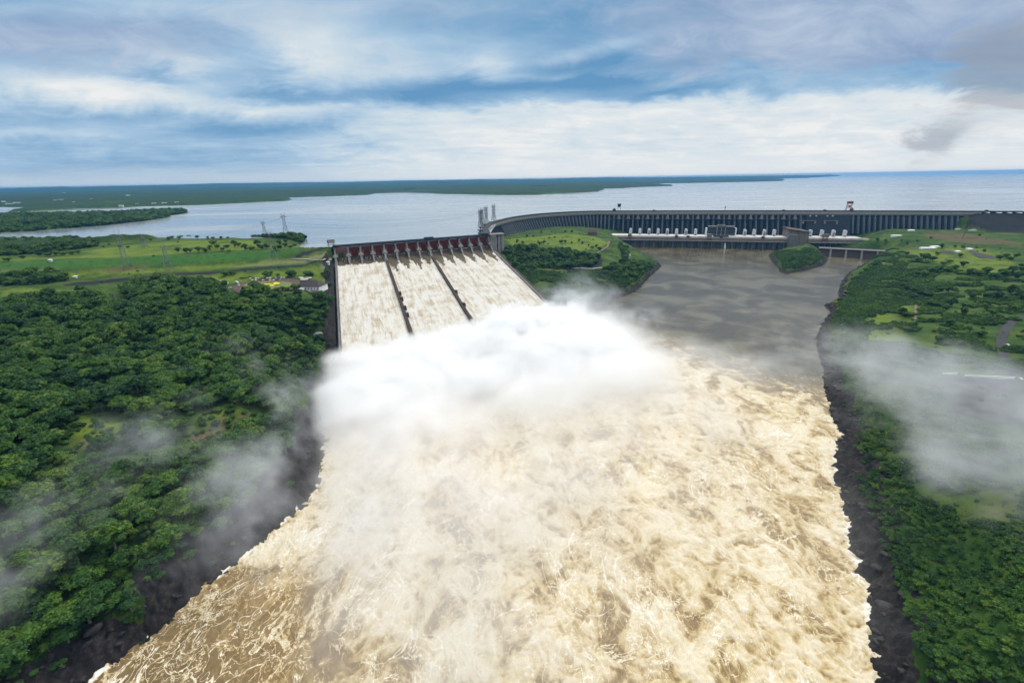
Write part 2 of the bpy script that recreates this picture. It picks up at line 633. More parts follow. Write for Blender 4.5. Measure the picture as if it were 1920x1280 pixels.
def height(x, y):
    """Height of the ground at world points, river level 0."""
    x = np.asarray(x, float)
    y = np.asarray(y, float)
    shp = x.shape
    x, y = x.ravel(), y.ravel()
    a = np.arctan2(x, y)
    r = np.hypot(x, y)
    rd = dam_r(a)
    up = (r > rd) & (y > -400)
    z = np.zeros_like(x)
    # downstream side
    m = ~up
    xx, yy = x[m], y[m]
    near = np.hypot(xx, yy) < 4000
    h = np.full(xx.shape, 95.)
    h[near] = rbf(xx[near], yy[near])
    # embankment slope down from the crest line on the left
    dl = seg_dist(xx, yy, np.array(EMB), closed=False)
    left = xx < SO[0] + 20
    h = np.where(left & (dl < 60), np.maximum(h, 113 - dl * .42), h)
    de = seg_dist(xx, yy, np.array([tuple(CREST[-2])] + RIGHTX), closed=False)
    h = np.where((xx > 1480) & (de < 110), np.maximum(h, 113 - de * .5), h)
    rel = fbm(xx / 60, yy / 60, 3) * 2.2 + fbm(xx / 14, yy / 14, 3) * .7
    h = h + rel * ss(0, 40, dl)
    w = fbm(xx / 35, yy / 35, 4)
    sd = sdist(xx, yy, RIVER)
    isl = sdist(xx, yy, ISLAND)
    sd = np.where(sd < 0, np.maximum(sd, -isl), sd)
    jag = fbm(xx / 9, yy / 9, 4)
    sdw = sd + jag * 2.5 * ss(600, 300, yy) + jag * 1.6
    # water under 0, then a rock cliff, then the slope behind it
    cl = np.where(sdw < 0, sdw * .35 - .5, 0)
    steep = .8 + .3 * fbm(xx / 90, yy / 90, 2)
    prof = np.maximum(sdw, 0) * np.clip(steep, .45, 1.3) + 3.0 * fbm(xx / 6, yy / 6, 4) * ss(0, 6, sdw) * ss(45, 15, sdw) + 2.5 * w * ss(0, 15, sdw)
    # steps in the rock
    prof = prof + 1.6 * np.abs(fbm(xx / 7 + 5, yy / 7, 3)) * ss(0, 4, sdw) * ss(40, 12, sdw)
    k = 6.0
    hh = -k * np.logaddexp(-np.clip(h, -60, 200) / k, -np.clip(prof, -5, 200) / k)
    hh = np.where(sdw > 90, h, hh)
    z[m] = np.where(sdw < 0, np.maximum(cl, -9), np.minimum(hh, h))
    # keep the ground below the chutes
    q = np.stack([xx, yy], 1) - SO
    det = SU[0] * SV[1] - SU[1] * SV[0]
    aa = (q[:, 0] * SV[1] - q[:, 1] * SV[0]) / det
    s2 = (SU[0] * q[:, 1] - SU[1] * q[:, 0]) / det
    ch = (aa > -7) & (aa < SW + 9) & (s2 > -30) & (s2 < 430)
    zz = z[m]
    zz[ch] = np.minimum(zz[ch], chute_z(s2[ch]) - 9)
    edge = (aa > -16) & (aa <= -7) & (s2 > 20) & (s2 < 430)
    zz[edge] = np.minimum(zz[edge], chute_z(s2[edge]) + 3)
    z[m] = zz
    # upstream side
    m = up
    xx, yy = x[m], y[m]
    rr = r[m]
    h = np.full(xx.shape, RES - 9.)
    for P, amp, rise in LAND:
        d = -sdist(xx, yy, P)
        big = rr > 4500
        wob = np.where(big, fbm(xx / 700, yy / 700, 5) * 130, fbm(xx / 60, yy / 60, 4) * 12)
        if P is LAND[0][0]:
            wob = fbm(xx / 40, yy / 40, 4) * 4
        d = d + wob * ss(0, 400 if P is not LAND[0][0] else 30, d + 200)
        t = np.clip(d, -200, 1e9)
        hill = rise * ss(0, 500, t) + np.where(rr > 5000, (fbm(xx / 5000, yy / 5000, 4) * 55 + 45) * ss(3000, 14000, t), 0) + np.where(rr > 16000, 45 * ss(16000, 30000, rr), 0)
        loc = amp * (.35 + .5 * fbm(xx / 220, yy / 220, 3)) * ss(5, 80, t)
        hz = RES - 1 + np.where(d < 0, np.maximum(d * .1, -8), 1.3 * ss(0, 3, d) + hill + loc)
        h = np.maximum(h, hz)
    dd_ = seg_dist(xx, yy, DAMLINE, closed=False)
    h = np.where((dd_ < 45) & (xx > SO[0] + 12), np.minimum(h, 55), h)
    z[m] = h
    # a narrow strip just behind the crest line on the left meets the embankment top
    z[up] = np.where((xx < SO[0] + 5), np.maximum(z[up], 112.5 - seg_dist(xx, yy, np.array(EMB), False) * .35), z[up])
    return z.reshape(shp)


def ground(px, py, it=900, rmax=9000):
    """World point where the line of sight of a photo point meets the ground."""
    d = ray(px, py)
    d = d / np.hypot(d[0], d[1])
    t = 60 * np.exp(np.linspace(0, math.log(rmax / 60), it))
    X, Y, Z = d[0] * t, d[1] * t, CZ + d[2] * t
    H = np.maximum(height(X, Y), 0)
    i = int(np.argmax(Z < H))
    if i == 0:
        i = it - 1
    f0, f1 = Z[i - 1] - H[i - 1], Z[i] - H[i]
    k = f0 / (f0 - f1 + 1e-9)
    tt = t[i - 1] + (t[i] - t[i - 1]) * k
    return np.array([d[0] * tt, d[1] * tt, CZ + d[2] * tt])


def gpoly(L):
    return np.array([ground(*p)[:2] for p in L])


def hz1(x, y):
    return float(height(np.array([x]), np.array([y]))[0])
# ------------------------------------------------------------------ the ground sheet
NA, NR = (1250, 1050)
az_ = np.linspace(-1.42, 1.42, NA)
az_ = np.sign(az_) * (np.abs(az_) / 1.42) ** 1.25 * 1.42
r_ = 55 * np.exp(np.linspace(0, 1, NR) * math.log(30000 / 55))
AZ, RR = np.meshgrid(az_, r_)
GX, GY = np.sin(AZ) * RR, np.cos(AZ) * RR
GZ = height(GX, GY)

# what grows where, from outlines traced over the ground
FOREST = [gpoly([(-230, 610), (0, 568), (60, 560), (110, 562), (165, 552), (205, 560), (262, 580), (230, 545), (262, 530), (330, 528), (395, 531), (415, 548), (440, 562), (470, 563), (500, 560), (560, 561), (600, 560), (618, 566), (612, 600), (604, 640), (596, 690), (560, 745), (555, 830), (500, 900), (432, 1030), (330, 1105), (180, 1205), (60, 1262), (0, 1300), (-230, 1300)]),
          gpoly([(-40, 452), (60, 452), (110, 450), (180, 452), (184, 462), (140, 468), (60, 476), (0, 480), (-40, 480)]),
          gpoly([(0, 522), (60, 512), (100, 512), (128, 520), (125, 528), (80, 532), (20, 536), (0, 534)]),
          gpoly([(468, 446), (550, 445), (568, 444), (572, 450), (566, 458), (540, 448)]),
          gpoly([(1160, 452), (1176, 470), (1180, 492), (1238, 500), (1222, 512), (1196, 520), (1150, 526), (1125, 512), (1168, 490)]),
          gpoly([(940, 470), (962, 462), (1040, 470), (1090, 478), (1125, 484), (1110, 500), (1060, 505), (1010, 502), (985, 515), (960, 500)]),
          ]
CLEAR = [gpoly([(118, 812), (150, 780), (205, 770), (245, 790), (236, 826), (190, 846), (150, 870), (100, 862)]),
         gpoly([(345, 820), (372, 770), (420, 758), (490, 768), (505, 782), (470, 800), (430, 828), (370, 846), (335, 846)]),
         gpoly([(415, 607), (520, 618), (600, 622), (606, 634), (590, 642), (520, 634), (410, 616)])]
SHRUB_EXTRA = 1
SHRUB = [gpoly([(1600, 520), (1640, 500), (1700, 500), (1760, 530), (1800, 545), (1760, 580), (1700, 570), (1640, 600), (1610, 690), (1560, 680), (1545, 620), (1570, 570)]),
         gpoly([(1610, 900), (1680, 860), (1800, 900), (1920, 960), (1990, 1100), (1990, 1290), (1740, 1290), (1700, 1150), (1650, 1000)]),
         gpoly([(1560, 640), (1640, 640), (1760, 660), (1760, 760), (1900, 830), (1990, 900), (1990, 1000), (1700, 900), (1620, 880), (1600, 760)]),
         gpoly([(1440, 478), (1457, 505), (1475, 512), (1520, 503), (1550, 490), (1535, 472), (1490, 468)]),
         gpoly([(0, 1300), (60, 1262), (180, 1205), (330, 1105), (432, 1030), (500, 960), (560, 960), (440, 1070), (340, 1150), (180, 1250), (60, 1330), (-200, 1330), (-200, 1200), (60, 1180), (200, 1100), (300, 1050), (420, 960), (480, 880)]),
         gpoly([(1640, 480), (1760, 500), (1920, 520), (1980, 640), (1920, 700), (1760, 690), (1640, 640), (1600, 560)]),
         gpoly([(950, 492), (1000, 506), (1060, 508), (1100, 508), (1180, 502), (1236, 500), (1216, 518), (1190, 528), (1150, 556), (1110, 580), (1060, 590), (1010, 575)])]


def field_of(polys, x, y, soft=8.0, near=None):
    r = np.zeros(x.shape)
    for P in polys:
        lo, hi = P.min(0) - 60, P.max(0) + 60
        m = (x > lo[0]) & (x < hi[0]) & (y > lo[1]) & (y < hi[1])
        if m.any():
            r[m] = np.maximum(r[m], ss(soft, -soft, sdist(x[m], y[m], P)))
    return r


gx, gy, gz = GX.ravel(), GY.ravel(), GZ.ravel()
r0 = np.hypot(gx, gy)
nearm = r0 < 4500
gup = (r0 > dam_r(np.arctan2(gx, gy)))
forest = np.zeros(gx.shape)
forest[nearm] = field_of(FOREST, gx[nearm], gy[nearm], 6) * (1 - field_of(CLEAR, gx[nearm], gy[nearm], 6))
# raise the far woods to their canopy height
fw = np.zeros(gx.shape)
q = gup & (r0 > 1500)
big = fbm(gx[q] / 900, gy[q] / 900, 4)
shore_d = gz[q] - RES
fw[q] = ss(.3, 1.5, shore_d) * np.where(r0[q] < 9000, ss(-.55, -.35, big), ss(-.1, .15, big + .45 * ss(20000, 7000, r0[q])))
GZ2 = gz + fw * (12 + 3.5 * pnoise(gx / 23, gy / 23))
me = mesh_np('ground', np.stack([gx, gy, GZ2], 1), (lambda i: np.stack([i[:-1, :-1], i[:-1, 1:], i[1:, 1:], i[1:, :-1]], -1).reshape(-1, 4))(np.arange(NA * NR).reshape(NR, NA)), True)
# river bank rock
rk = np.zeros(gx.shape)
m = (r0 < 2300) & ~gup
sdr = sdist(gx[m], gy[m], RIVER)
isl = sdist(gx[m], gy[m], ISLAND)
sdr = np.where(sdr < 0, np.maximum(sdr, -isl), sdr)
nn = fbm(gx[m] / 18, gy[m] / 18, 4)
width = 15 + 9 * nn + 8 * fbm(gx[m] / 70, gy[m] / 70, 2)
width = np.where((gy[m] < 700) & (gx[m] > 0), width + 6, width)
width = np.where((gx[m] < 0) & (gy[m] > 200) & (gy[m] < 420), width + 14, width)
width = np.where((gy[m] > 1000), width * .55, width)
rock = ss(width + 5, width - 3, sdr)
# cliff beside the left chute and the rock spoil above it
qq = np.stack([gx[m], gy[m]], 1) - SO
det = SU[0] * SV[1] - SU[1] * SV[0]
aa = (qq[:, 0] * SV[1] - qq[:, 1] * SV[0]) / det
s2 = (SU[0] * qq[:, 1] - SU[1] * qq[:, 0]) / det
rock = np.maximum(rock, ss(-30 - 8 * nn, -18, aa) * (aa < 5) * ss(10, 40, s2) * ss(520, 480, s2))
rock = np.maximum(rock, (aa > SW) * ss(SW + 20 + 6 * nn, SW + 13, aa) * (s2 > 0) * (s2 < 440))
rk[m] = rock
attr(me, 'rock', rk)
attr(me, 'wood', np.maximum(forest, fw))
attr(me, 'far', ss(3500, 8000, r0))
# painted patches of ground: (outline, colour index, softness)
PATCH = {'slope': [gpoly([(-30, 494), (0, 492.5), (170, 486), (338, 478), (480, 470), (570, 466), (560, 473), (510, 483), (340, 496), (200, 500.5), (0, 504.5), (-30, 506)])],
         'riprap': [gpoly([(1822, 398.5), (1990, 398.5), (1990, 440), (1850, 433), (1812, 424), (1815, 410)]),
                    gpoly([(622, 463), (600, 465.5), (572, 472), (545, 482), (560, 484), (625, 487)]),
                    gpoly([(118, 533), (180, 526), (260, 519), (350, 511), (450, 504), (560, 497.5), (612, 494), (612, 497), (560, 501), (450, 508), (350, 516), (250, 523), (170, 534), (120, 537)]),
                    gpoly([(1035, 500), (1060, 480), (1130, 484), (1128, 500), (1075, 510)])],
         'pale': [gpoly([(-60, 506), (0, 506), (110, 504), (105, 509), (50, 514), (-60, 520)]), gpoly([(620, 490), (560, 486), (500, 488), (430, 500), (600, 493)]),
                  gpoly([(640, 500), (600, 498), (606, 520), (600, 545), (575, 549), (612, 552)])],
         'red': [gpoly([(190, 508), (205, 503), (250, 500), (275, 496), (270, 501), (215, 513)]), gpoly([(350, 818), (385, 800), (430, 780), (480, 772), (470, 782), (420, 806), (370, 838), (345, 836)]),
                 gpoly([(140, 828), (185, 815), (230, 812), (210, 828), (160, 838)]), gpoly([(1730, 436), (1800, 437), (1900, 452), (1920, 462), (1800, 455), (1740, 446)]), gpoly([(1010, 490), (1035, 484), (1120, 486), (1115, 499), (1060, 500)])],
         'lime': [gpoly([(190, 466), (330, 451), (470, 450), (500, 462), (560, 456), (560, 464), (400, 472.5), (200, 483), (100, 486), (0, 490), (0, 482), (100, 482)]), gpoly([(340, 500), (420, 496), (460, 489), (520, 486), (500, 497), (430, 502), (350, 508), (200, 516), (110, 522), (120, 512), (200, 505)]),
                  gpoly([(0, 545), (50, 540), (150, 546), (165, 553), (110, 562), (40, 568), (0, 580)]), gpoly([(300, 540), (330, 524), (420, 512), (560, 503), (610, 500), (618, 530), (520, 520), (420, 532)]),
                  gpoly([(945, 448), (1000, 444), (1060, 437), (1120, 445), (1140, 455), (1115, 468), (1080, 470), (1020, 462), (960, 460)]),
                  gpoly([(1690, 470), (1800, 462), (1900, 475), (1900, 520), (1780, 500)]), gpoly([(1600, 625), (1640, 590), (1700, 560), (1720, 600), (1690, 640), (1640, 640)]),
                  gpoly([(120, 800), (150, 785), (235, 785), (225, 820), (140, 850)]), gpoly([(395, 765), (440, 760), (440, 790), (360, 800)])]}
for k, ps in PATCH.items():
    v = np.zeros(gx.shape)
    v[nearm] = field_of(ps, gx[nearm] + 3 * pnoise(gx[nearm] / 11, gy[nearm] / 11), gy[nearm], 2.0 if k in ('slope', 'riprap') else 7.0)
    attr(me, k, v)

g = NT('ground')
gp = g.n('ShaderNodeNewGeometry').outputs['Position']
na = g.noise(gp, .02, 6, .6)
nb = g.noise(gp, .11, 5, .65, .4)
nc = g.noise(gp, .9, 5, .7)
nf = g.noise(gp, .0014, 6, .62, .6)
grass = g.ramp(g.math('ADD', g.math('MULTIPLY', na, .6), g.math('MULTIPLY', nb, .4)), [(.36, (.012, .036, .009)), (.46, (.030, .072, .012)), (.55, (.068, .110, .018)), (.66, (.115, .125, .038))])
lime = g.mix(g.map(nb, .35, .65), (.10, .16, .014), (.20, .25, .032))
grass = g.mix(g.math('MULTIPLY', g.attr('lime'), g.map(g.math('ADD', na, g.math('MULTIPLY', nc, .4)), .45, .78, .15, .85)), grass, lime)
grass = g.mix(g.math('MULTIPLY', g.attr('slope'), .9), grass, g.mix(na, (.036, .115, .020), (.055, .15, .028)))
grass = g.mix(g.math('MULTIPLY', g.attr('pale'), .8), grass, g.mix(nb, (.13, .16, .06), (.24, .24, .12)))
dirt = g.mix(nb, (.10, .06, .04), (.17, .11, .07))
grass = g.mix(g.math('MULTIPLY', g.attr('red'), g.map(nb, .3, .6)), grass, dirt)
grass = g.mix(g.map(g.math('ADD', nb, g.math('MULTIPLY', nc, .5)), .76, .94), grass, (.030, .055, .018))
wood = g.mix(nc, (.012, .030, .009), (.035, .070, .018))
c = g.mix(g.attr('wood'), grass, wood)
farc = g.ramp(nf, [(.38, (.003, .008, .012)), (.5, (.005, .015, .017)), (.58, (.045, .080, .03)), (.62, (.018, .04, .018)), (.72, (.10, .10, .05))])
c = g.mix(g.math('MULTIPLY', g.attr('far'), g.map(g.attr('wood'), .2, .8, 1.0, .25)), c, farc)
rip = g.ramp(g.noise(gp, .6, 6, .7), [(.35, (.010, .010, .013)), (.6, (.030, .031, .036)), (.8, (.075, .075, .08))])
c = g.mix(g.attr('riprap'), c, rip)
rockc = g.ramp(g.math('ADD', g.math('MULTIPLY', g.noise(gp, .35, 7, .7, 1.0), .6), g.math('MULTIPLY', nb, .4)), [(.34, (.010, .010, .011)), (.5, (.026, .023, .023)), (.62, (.055, .046, .042)), (.75, (.085, .07, .06))])
rm = g.map(g.math('ADD', g.attr('rock'), g.math('MULTIPLY', g.math('SUBTRACT', nb, .5), .9)), .42, .58)
c = g.mix(rm, c, rockc)
hgt = g.math('ADD', g.math('MULTIPLY', g.noise(gp, .45, 7, .7), 1.0), g.math('MULTIPLY', nc, .35))
me.materials.append(g.out(bsdf(g, c, .95, .12, bump=hgt, bstr=.55, bdist=1.6)))
tag(link('ground', me), kind='structure')

# ------------------------------------------------------------------ reservoir
na2, nr2 = 700, 420
aa2 = np.linspace(-1.40, 1.28, na2)
rd2 = dam_r(aa2)
tt2 = np.linspace(0, 1, nr2) ** 1.0
RV = np.array([rd2 * (30000 / rd2) ** t for t in tt2])
X2, Y2 = np.sin(aa2)[None] * RV, np.cos(aa2)[None] * RV
X2[0] += np.where(aa2 < _daz[len(EMB) - 1], 0, 0)
me = mesh_np('reservoir_water', np.stack([X2.ravel(), Y2.ravel(), np.full(X2.size, RES)], 1), (lambda i: np.stack([i[:-1, :-1], i[:-1, 1:], i[1:, 1:], i[1:, :-1]], -1).reshape(-1, 4))(np.arange(X2.size).reshape(nr2, na2)), True)
g = NT('reservoir_water')
gp = g.n('ShaderNodeNewGeometry').outputs['Position']
st = g.n('ShaderNodeMapping', {0: gp, 2: (0, 0, math.radians(20)), 3: (.35, 1.0, 1.0)}).outputs[0]
streak = g.noise(st, .0016, 6, .58, 1.2)
rip = g.noise(g.n('ShaderNodeMapping', {0: gp, 3: (.5, 1.0, 1.0)}).outputs[0], .12, 5, .7)
rough = g.map(streak, .36, .64, .10, .30)
colr = g.mix(g.map(streak, .38, .62), (.22, .25, .275), (.36, .385, .40))
bmp = g.n('ShaderNodeBump', {'Strength': .07, 'Distance': .4, 'Height': rip})
me.materials.append(g.out(g.n('ShaderNodeBsdfPrincipled', {'Base Color': colr, 'Roughness': rough, 'IOR': 1.34, 'Specular IOR Level': .5, 'Normal': bmp.outputs[0]}).outputs[0]))
tag(link('reservoir_water', me), kind='structure')

# ------------------------------------------------------------------ river
def river_fields(x, y):
    sd = sdist(x, y, RIVER)
    sd = np.maximum(sd, -sdist(x, y, ISLAND))
    # edge of the foaming water towards the calm reach below the powerhouse
    A, B = np.array(un(1180, 668, 0)), np.array(un(1560, 800, 0))
    d = (B - A) / np.hypot(*(B - A))
    n_ = np.array([d[1], -d[0]])
    t = (x - A[0]) * n_[0] + (y - A[1]) * n_[1]     # positive = towards the camera
    t = t + fbm(x / 45, y / 45, 4) * 22
    turb = np.clip(ss(-150, 60, t + 34 * fbm(x / 16, y / 11, 3)), 0, 1)
    lee = ss(-190, -20, t)
    return -sd, turb, lee


na3, nr3 = 1500, 1000
aa3 = np.linspace(-1.1, 1.0, na3)
rr3 = 95 * np.exp(np.linspace(0, 1, nr3) * math.log(1850 / 95))
A3, R3 = np.meshgrid(aa3, rr3)
x3, y3 = (np.sin(A3) * R3).ravel(), (np.cos(A3) * R3).ravel()
ind, turb, lee = river_fields(x3, y3)
wx, wy = fbm(x3 / 40, y3 / 40, 3) * 10, fbm(x3 / 40 + 9, y3 / 40, 3) * 10
b1 = 1 - np.abs(fbm((x3 + wx) / 13, (y3 + wy) / 17, 2)) * 1.6
b2 = 1 - np.abs(fbm((x3 + wy) / 5.5, (y3 + wx) / 6.5, 2)) * 1.6
b3 = fbm(x3 / 2.6, y3 / 3.0, 2)
edge = ss(0, 25, ind)
big = ss(700, 430, y3)
quiet = ss(-60, -170, x3) * ss(260, 160, y3)
amp = turb * (1.0 - .35 * quiet) * (.55 + .45 * edge)
z3 = .62 * amp * (1.5 * (b1 - .5) + .85 * (b2 - .5) + .35 * b3 + .6 * fbm(x3 / 30, y3 / 45, 2)) + (1 - turb) * (.10 + .25 * lee) * b2
z3 = z3 + .9 * ss(14, 0, ind) * turb * (b2 + b3 * .6)
keep = (ind > -45)
idx = np.arange(x3.size).reshape(nr3, na3)
fq = np.stack([idx[:-1, :-1], idx[:-1, 1:], idx[1:, 1:], idx[1:, :-1]], -1).reshape(-1, 4)
fq = fq[keep[fq].any(1)]
used = np.unique(fq)
remap = np.full(x3.size, -1)
remap[used] = np.arange(len(used))
me = mesh_np('river_water', np.stack([x3, y3, z3], 1)[used], remap[fq], True)
attr(me, 'turb', turb[used])
attr(me, 'lee', lee[used])
attr(me, 'quiet', (quiet * turb)[used])
attr(me, 'shore', (ss(6 + 5 * b3, 0, ind) * ss(-.6, .5, fbm(x3 / 14, y3 / 14, 3)) * .85)[used])
attr(me, 'crest', np.clip((z3 / 3 + .5), 0, 1)[used])
g = NT('river_water')
gp = g.n('ShaderNodeNewGeometry').outputs['Position']
flow = g.n('ShaderNodeMapping', {0: gp, 2: (0, 0, math.radians(12)), 3: (1.0, .72, 1.0)}).outputs[0]
wv = g.n('ShaderNodeTexNoise', {'Vector': flow, 'Scale': .035, 'Detail': 3.0}).outputs['Color']
wvm = g.n('ShaderNodeVectorMath', {0: wv, 1: (15, 15, 0)}, operation='MULTIPLY').outputs[0]
fl2 = g.vmath('ADD', flow, wvm)
r1 = g.noise(fl2, .075, 8, .62, .9, 'RIDGED_MULTIFRACTAL')
r2 = g.noise(fl2, .26, 6, .62, 1.4, 'RIDGED_MULTIFRACTAL')
f1 = g.noise(fl2, .05, 7, .62, 1.0)
f2 = g.noise(gp, .012, 4, .55, .5)
f3 = g.noise(fl2, 1.1, 5, .7, .8)
r3 = g.noise(g.vmath('ADD', fl2, (31., 7., 0.)), .42, 4, .6, 1.8, 'RIDGED_MULTIFRACTAL')
r4 = g.noise(g.vmath('ADD', flow, (11., 57., 0.)), .030, 5, .55, 1.6, 'RIDGED_MULTIFRACTAL')
turbA, shoreA, crestA, quietA, leeA = (g.attr(k) for k in ('turb', 'shore', 'crest', 'quiet', 'lee'))


def gsum(*xs):
    s = xs[0]
    for x in xs[1:]:
        s = g.math('ADD', s, x)
    return s


def gk(x, k):
    return g.math('MULTIPLY', x, k)




def lace(vec, scale, width, det=3., dist=1.2):
    """Thin winding lines: where a warped noise crosses its middle value."""
    nv = g.noise(vec, scale, det, .5, dist)
    return g.map(g.math('ABSOLUTE', g.math('SUBTRACT', nv, .5)), width, 0.0, 0.0, 1.0)


fw_ = g.vmath('ADD', fl2, (3., 91., 0.))
vor = g.n('ShaderNodeTexVoronoi', {'Vector': g.vmath('ADD', fl2, g.n('ShaderNodeVectorMath', {0: g.n('ShaderNodeTexNoise', {'Vector': fl2, 'Scale': .16, 'Detail': 4.0}).outputs['Color'], 1: (9., 9., 0)}, operation='MULTIPLY').outputs[0]), 'Scale': .058}, feature='DISTANCE_TO_EDGE').outputs['Distance']
rim = g.map(vor, .0, .085, 1.0, 0.0)
l1 = lace(fl2, .050, .013, 5., 1.0)
l2 = lace(fw_, .11, .020, 4., 1.0)
l3 = lace(g.vmath('ADD', fl2, (51., 17., 0.)), .24, .028, 4., .8)
l4 = lace(g.vmath('ADD', flow, (5., 33., 0.)), .022, .009, 7., 1.4)
pat = g.map(g.noise(fl2, .045, 5, .6, .8), .36, .62)
fine = g.map(f3, .35, .65)
base_f = g.map(gsum(gk(f1, 1.5), gk(crestA, .55), gk(f3, .18), gk(f2, .6), gk(quietA, -.75)), 1.06, 1.66)
lines = g.math('MAXIMUM', g.math('MAXIMUM', g.math('MULTIPLY', l1, g.map(pat, 0, 1, .65, 1.0)), g.math('MULTIPLY', l2, g.map(pat, 0, 1, .45, .95))), g.math('MAXIMUM', g.math('MULTIPLY', l3, gk(pat, .5)), gk(l4, 1.0)))
lines = g.math('MULTIPLY', g.math('MULTIPLY', lines, g.map(fine, 0, 1, .55, 1.0)), g.map(g.noise(g.vmath('ADD', flow, (70., 9., 0.)), .018, 4, .6, .8), .36, .56, .18, 1.0))
rimf = g.math('MULTIPLY', g.math('MULTIPLY', rim, g.map(fine, 0, 1, .2, .8)), g.map(g.noise(flow, .03, 4, .6, .5), .42, .6))
fm = g.math('MAXIMUM', gk(base_f, .62), g.math('MAXIMUM', lines, rimf))
fm = g.math('ADD', fm, g.math('MULTIPLY', base_f, gk(lines, .35)), None, True)
fm = g.math('MULTIPLY', fm, g.map(g.math('ADD', turbA, g.math('MULTIPLY', g.math('SUBTRACT', f1, .5), 1.1)), .25, .8))
calmf = g.math('MULTIPLY', g.math('MULTIPLY', g.math('MAXIMUM', l2, l4), g.map(f1, .44, .58)), g.map(leeA, .15, .9, 0.0, .85))
fm = g.math('MAXIMUM', fm, calmf)
sh = g.math('MULTIPLY', shoreA, g.map(turbA, 0, 1, .25, 1))
fm = g.math('MAXIMUM', fm, gk(g.map(gsum(sh, gk(f3, .7)), .80, 1.20), .9))
deep = g.mix(g.map(f1, .38, .62), (.20, .125, .045), (.40, .285, .135))
deep = g.mix(g.map(turbA, 0, 1), g.mix(leeA, g.mix(g.map(f2, .4, .62), (.075, .058, .026), (.155, .135, .080)), (.23, .19, .115)), deep)
deep = g.mix(gk(quietA, .9), deep, (.15, .10, .042))
fcol = g.ramp(fm, [(0.0, (.32, .21, .075)), (.2, (.45, .33, .15)), (.45, (.58, .48, .30)), (.7, (.70, .63, .49)), (1.0, (.87, .86, .81))])
col = g.mix(g.map(fm, .0, .35), deep, fcol)
rgh = g.math('ADD', g.map(fm, 0, .5, .48, .9), 0.0)
rgh = g.mix(turbA, g.map(f3, .35, .65, .10, .18), rgh)
hb = gsum(gk(r2, .5), gk(f3, .8), gk(fm, .6), gk(r1, .4))
hcalm = g.noise(g.n('ShaderNodeMapping', {0: gp, 3: (.30, 1.0, 1.0)}).outputs[0], .13, 6, .65, .8)
hb = g.mix(turbA, g.math('MULTIPLY', hcalm, 3.6), hb)
bmp = g.n('ShaderNodeBump', {'Strength': .42, 'Distance': .6, 'Height': hb})
me.materials.append(g.out(g.n('ShaderNodeBsdfPrincipled', {'Base Color': col, 'Roughness': rgh, 'IOR': g.mix(turbA, (1.47, 1.47, 1.47), (1.33, 1.33, 1.33)), 'Normal': bmp.outputs[0]}).outputs[0]))
tag(link('river_water', me), kind='structure')
# ------------------------------------------------------------------ trees
def leaf_mat(name, base, var=1.0):
    t = NT(name)
    rnd = t.n('ShaderNodeObjectInfo').outputs['Random']
    tint = t.attr('tint')
    p = t.n('ShaderNodeTexCoord').outputs['Object']
    nz = t.noise(p, .9, 3, .6)
    patch = t.noise(t.n('ShaderNodeNewGeometry').outputs['Position'], .016, 4, .6, .6)
    c = t.ramp(t.math('ADD', t.math('ADD', t.math('MULTIPLY', rnd, .55), t.math('MULTIPLY', t.math('SUBTRACT', patch, .42), 1.3)), t.math('MULTIPLY', t.math('SUBTRACT', tint, .5), .5 * var)), base)
    c = t.mix(t.map(nz, .35, .65), t.mix(1.0, c, (.72, .74, .72), 'MULTIPLY'), t.mix(1.0, c, (1.25, 1.22, 1.1), 'MULTIPLY'))
    d = t.n('ShaderNodeBsdfPrincipled', {'Base Color': c, 'Roughness': .62, 'Specular IOR Level': .22})
    tr = t.n('ShaderNodeBsdfTranslucent', {'Color': c})
    s = t.n('ShaderNodeMixShader', {0: .22, 1: d.outputs[0], 2: tr.outputs[0]})
    return t.out(s.outputs[0])


GREENS = [(0.0, (.018, .058, .020)), (.2, (.034, .095, .022)), (.42, (.058, .140, .022)), (.62, (.095, .185, .026)), (.78, (.145, .225, .034)), (.9, (.095, .145, .060)), (1.0, (.13, .145, .080))]
M_LEAF = leaf_mat('foliage', GREENS)
M_BARK = simple_mat('bark', (.17, .15, .12), .9, .3, 1.0)
_ico = None


def ico():
    global _ico
    if _ico is None:
        bm = bmesh.new()
        bmesh.ops.create_icosphere(bm, subdivisions=2, radius=1)
        v = np.array([x.co[:] for x in bm.verts])
        f = np.array([[y.index for y in x.verts] for x in bm.faces])
        bm.free()
        _ico = (v, f)
    return _ico


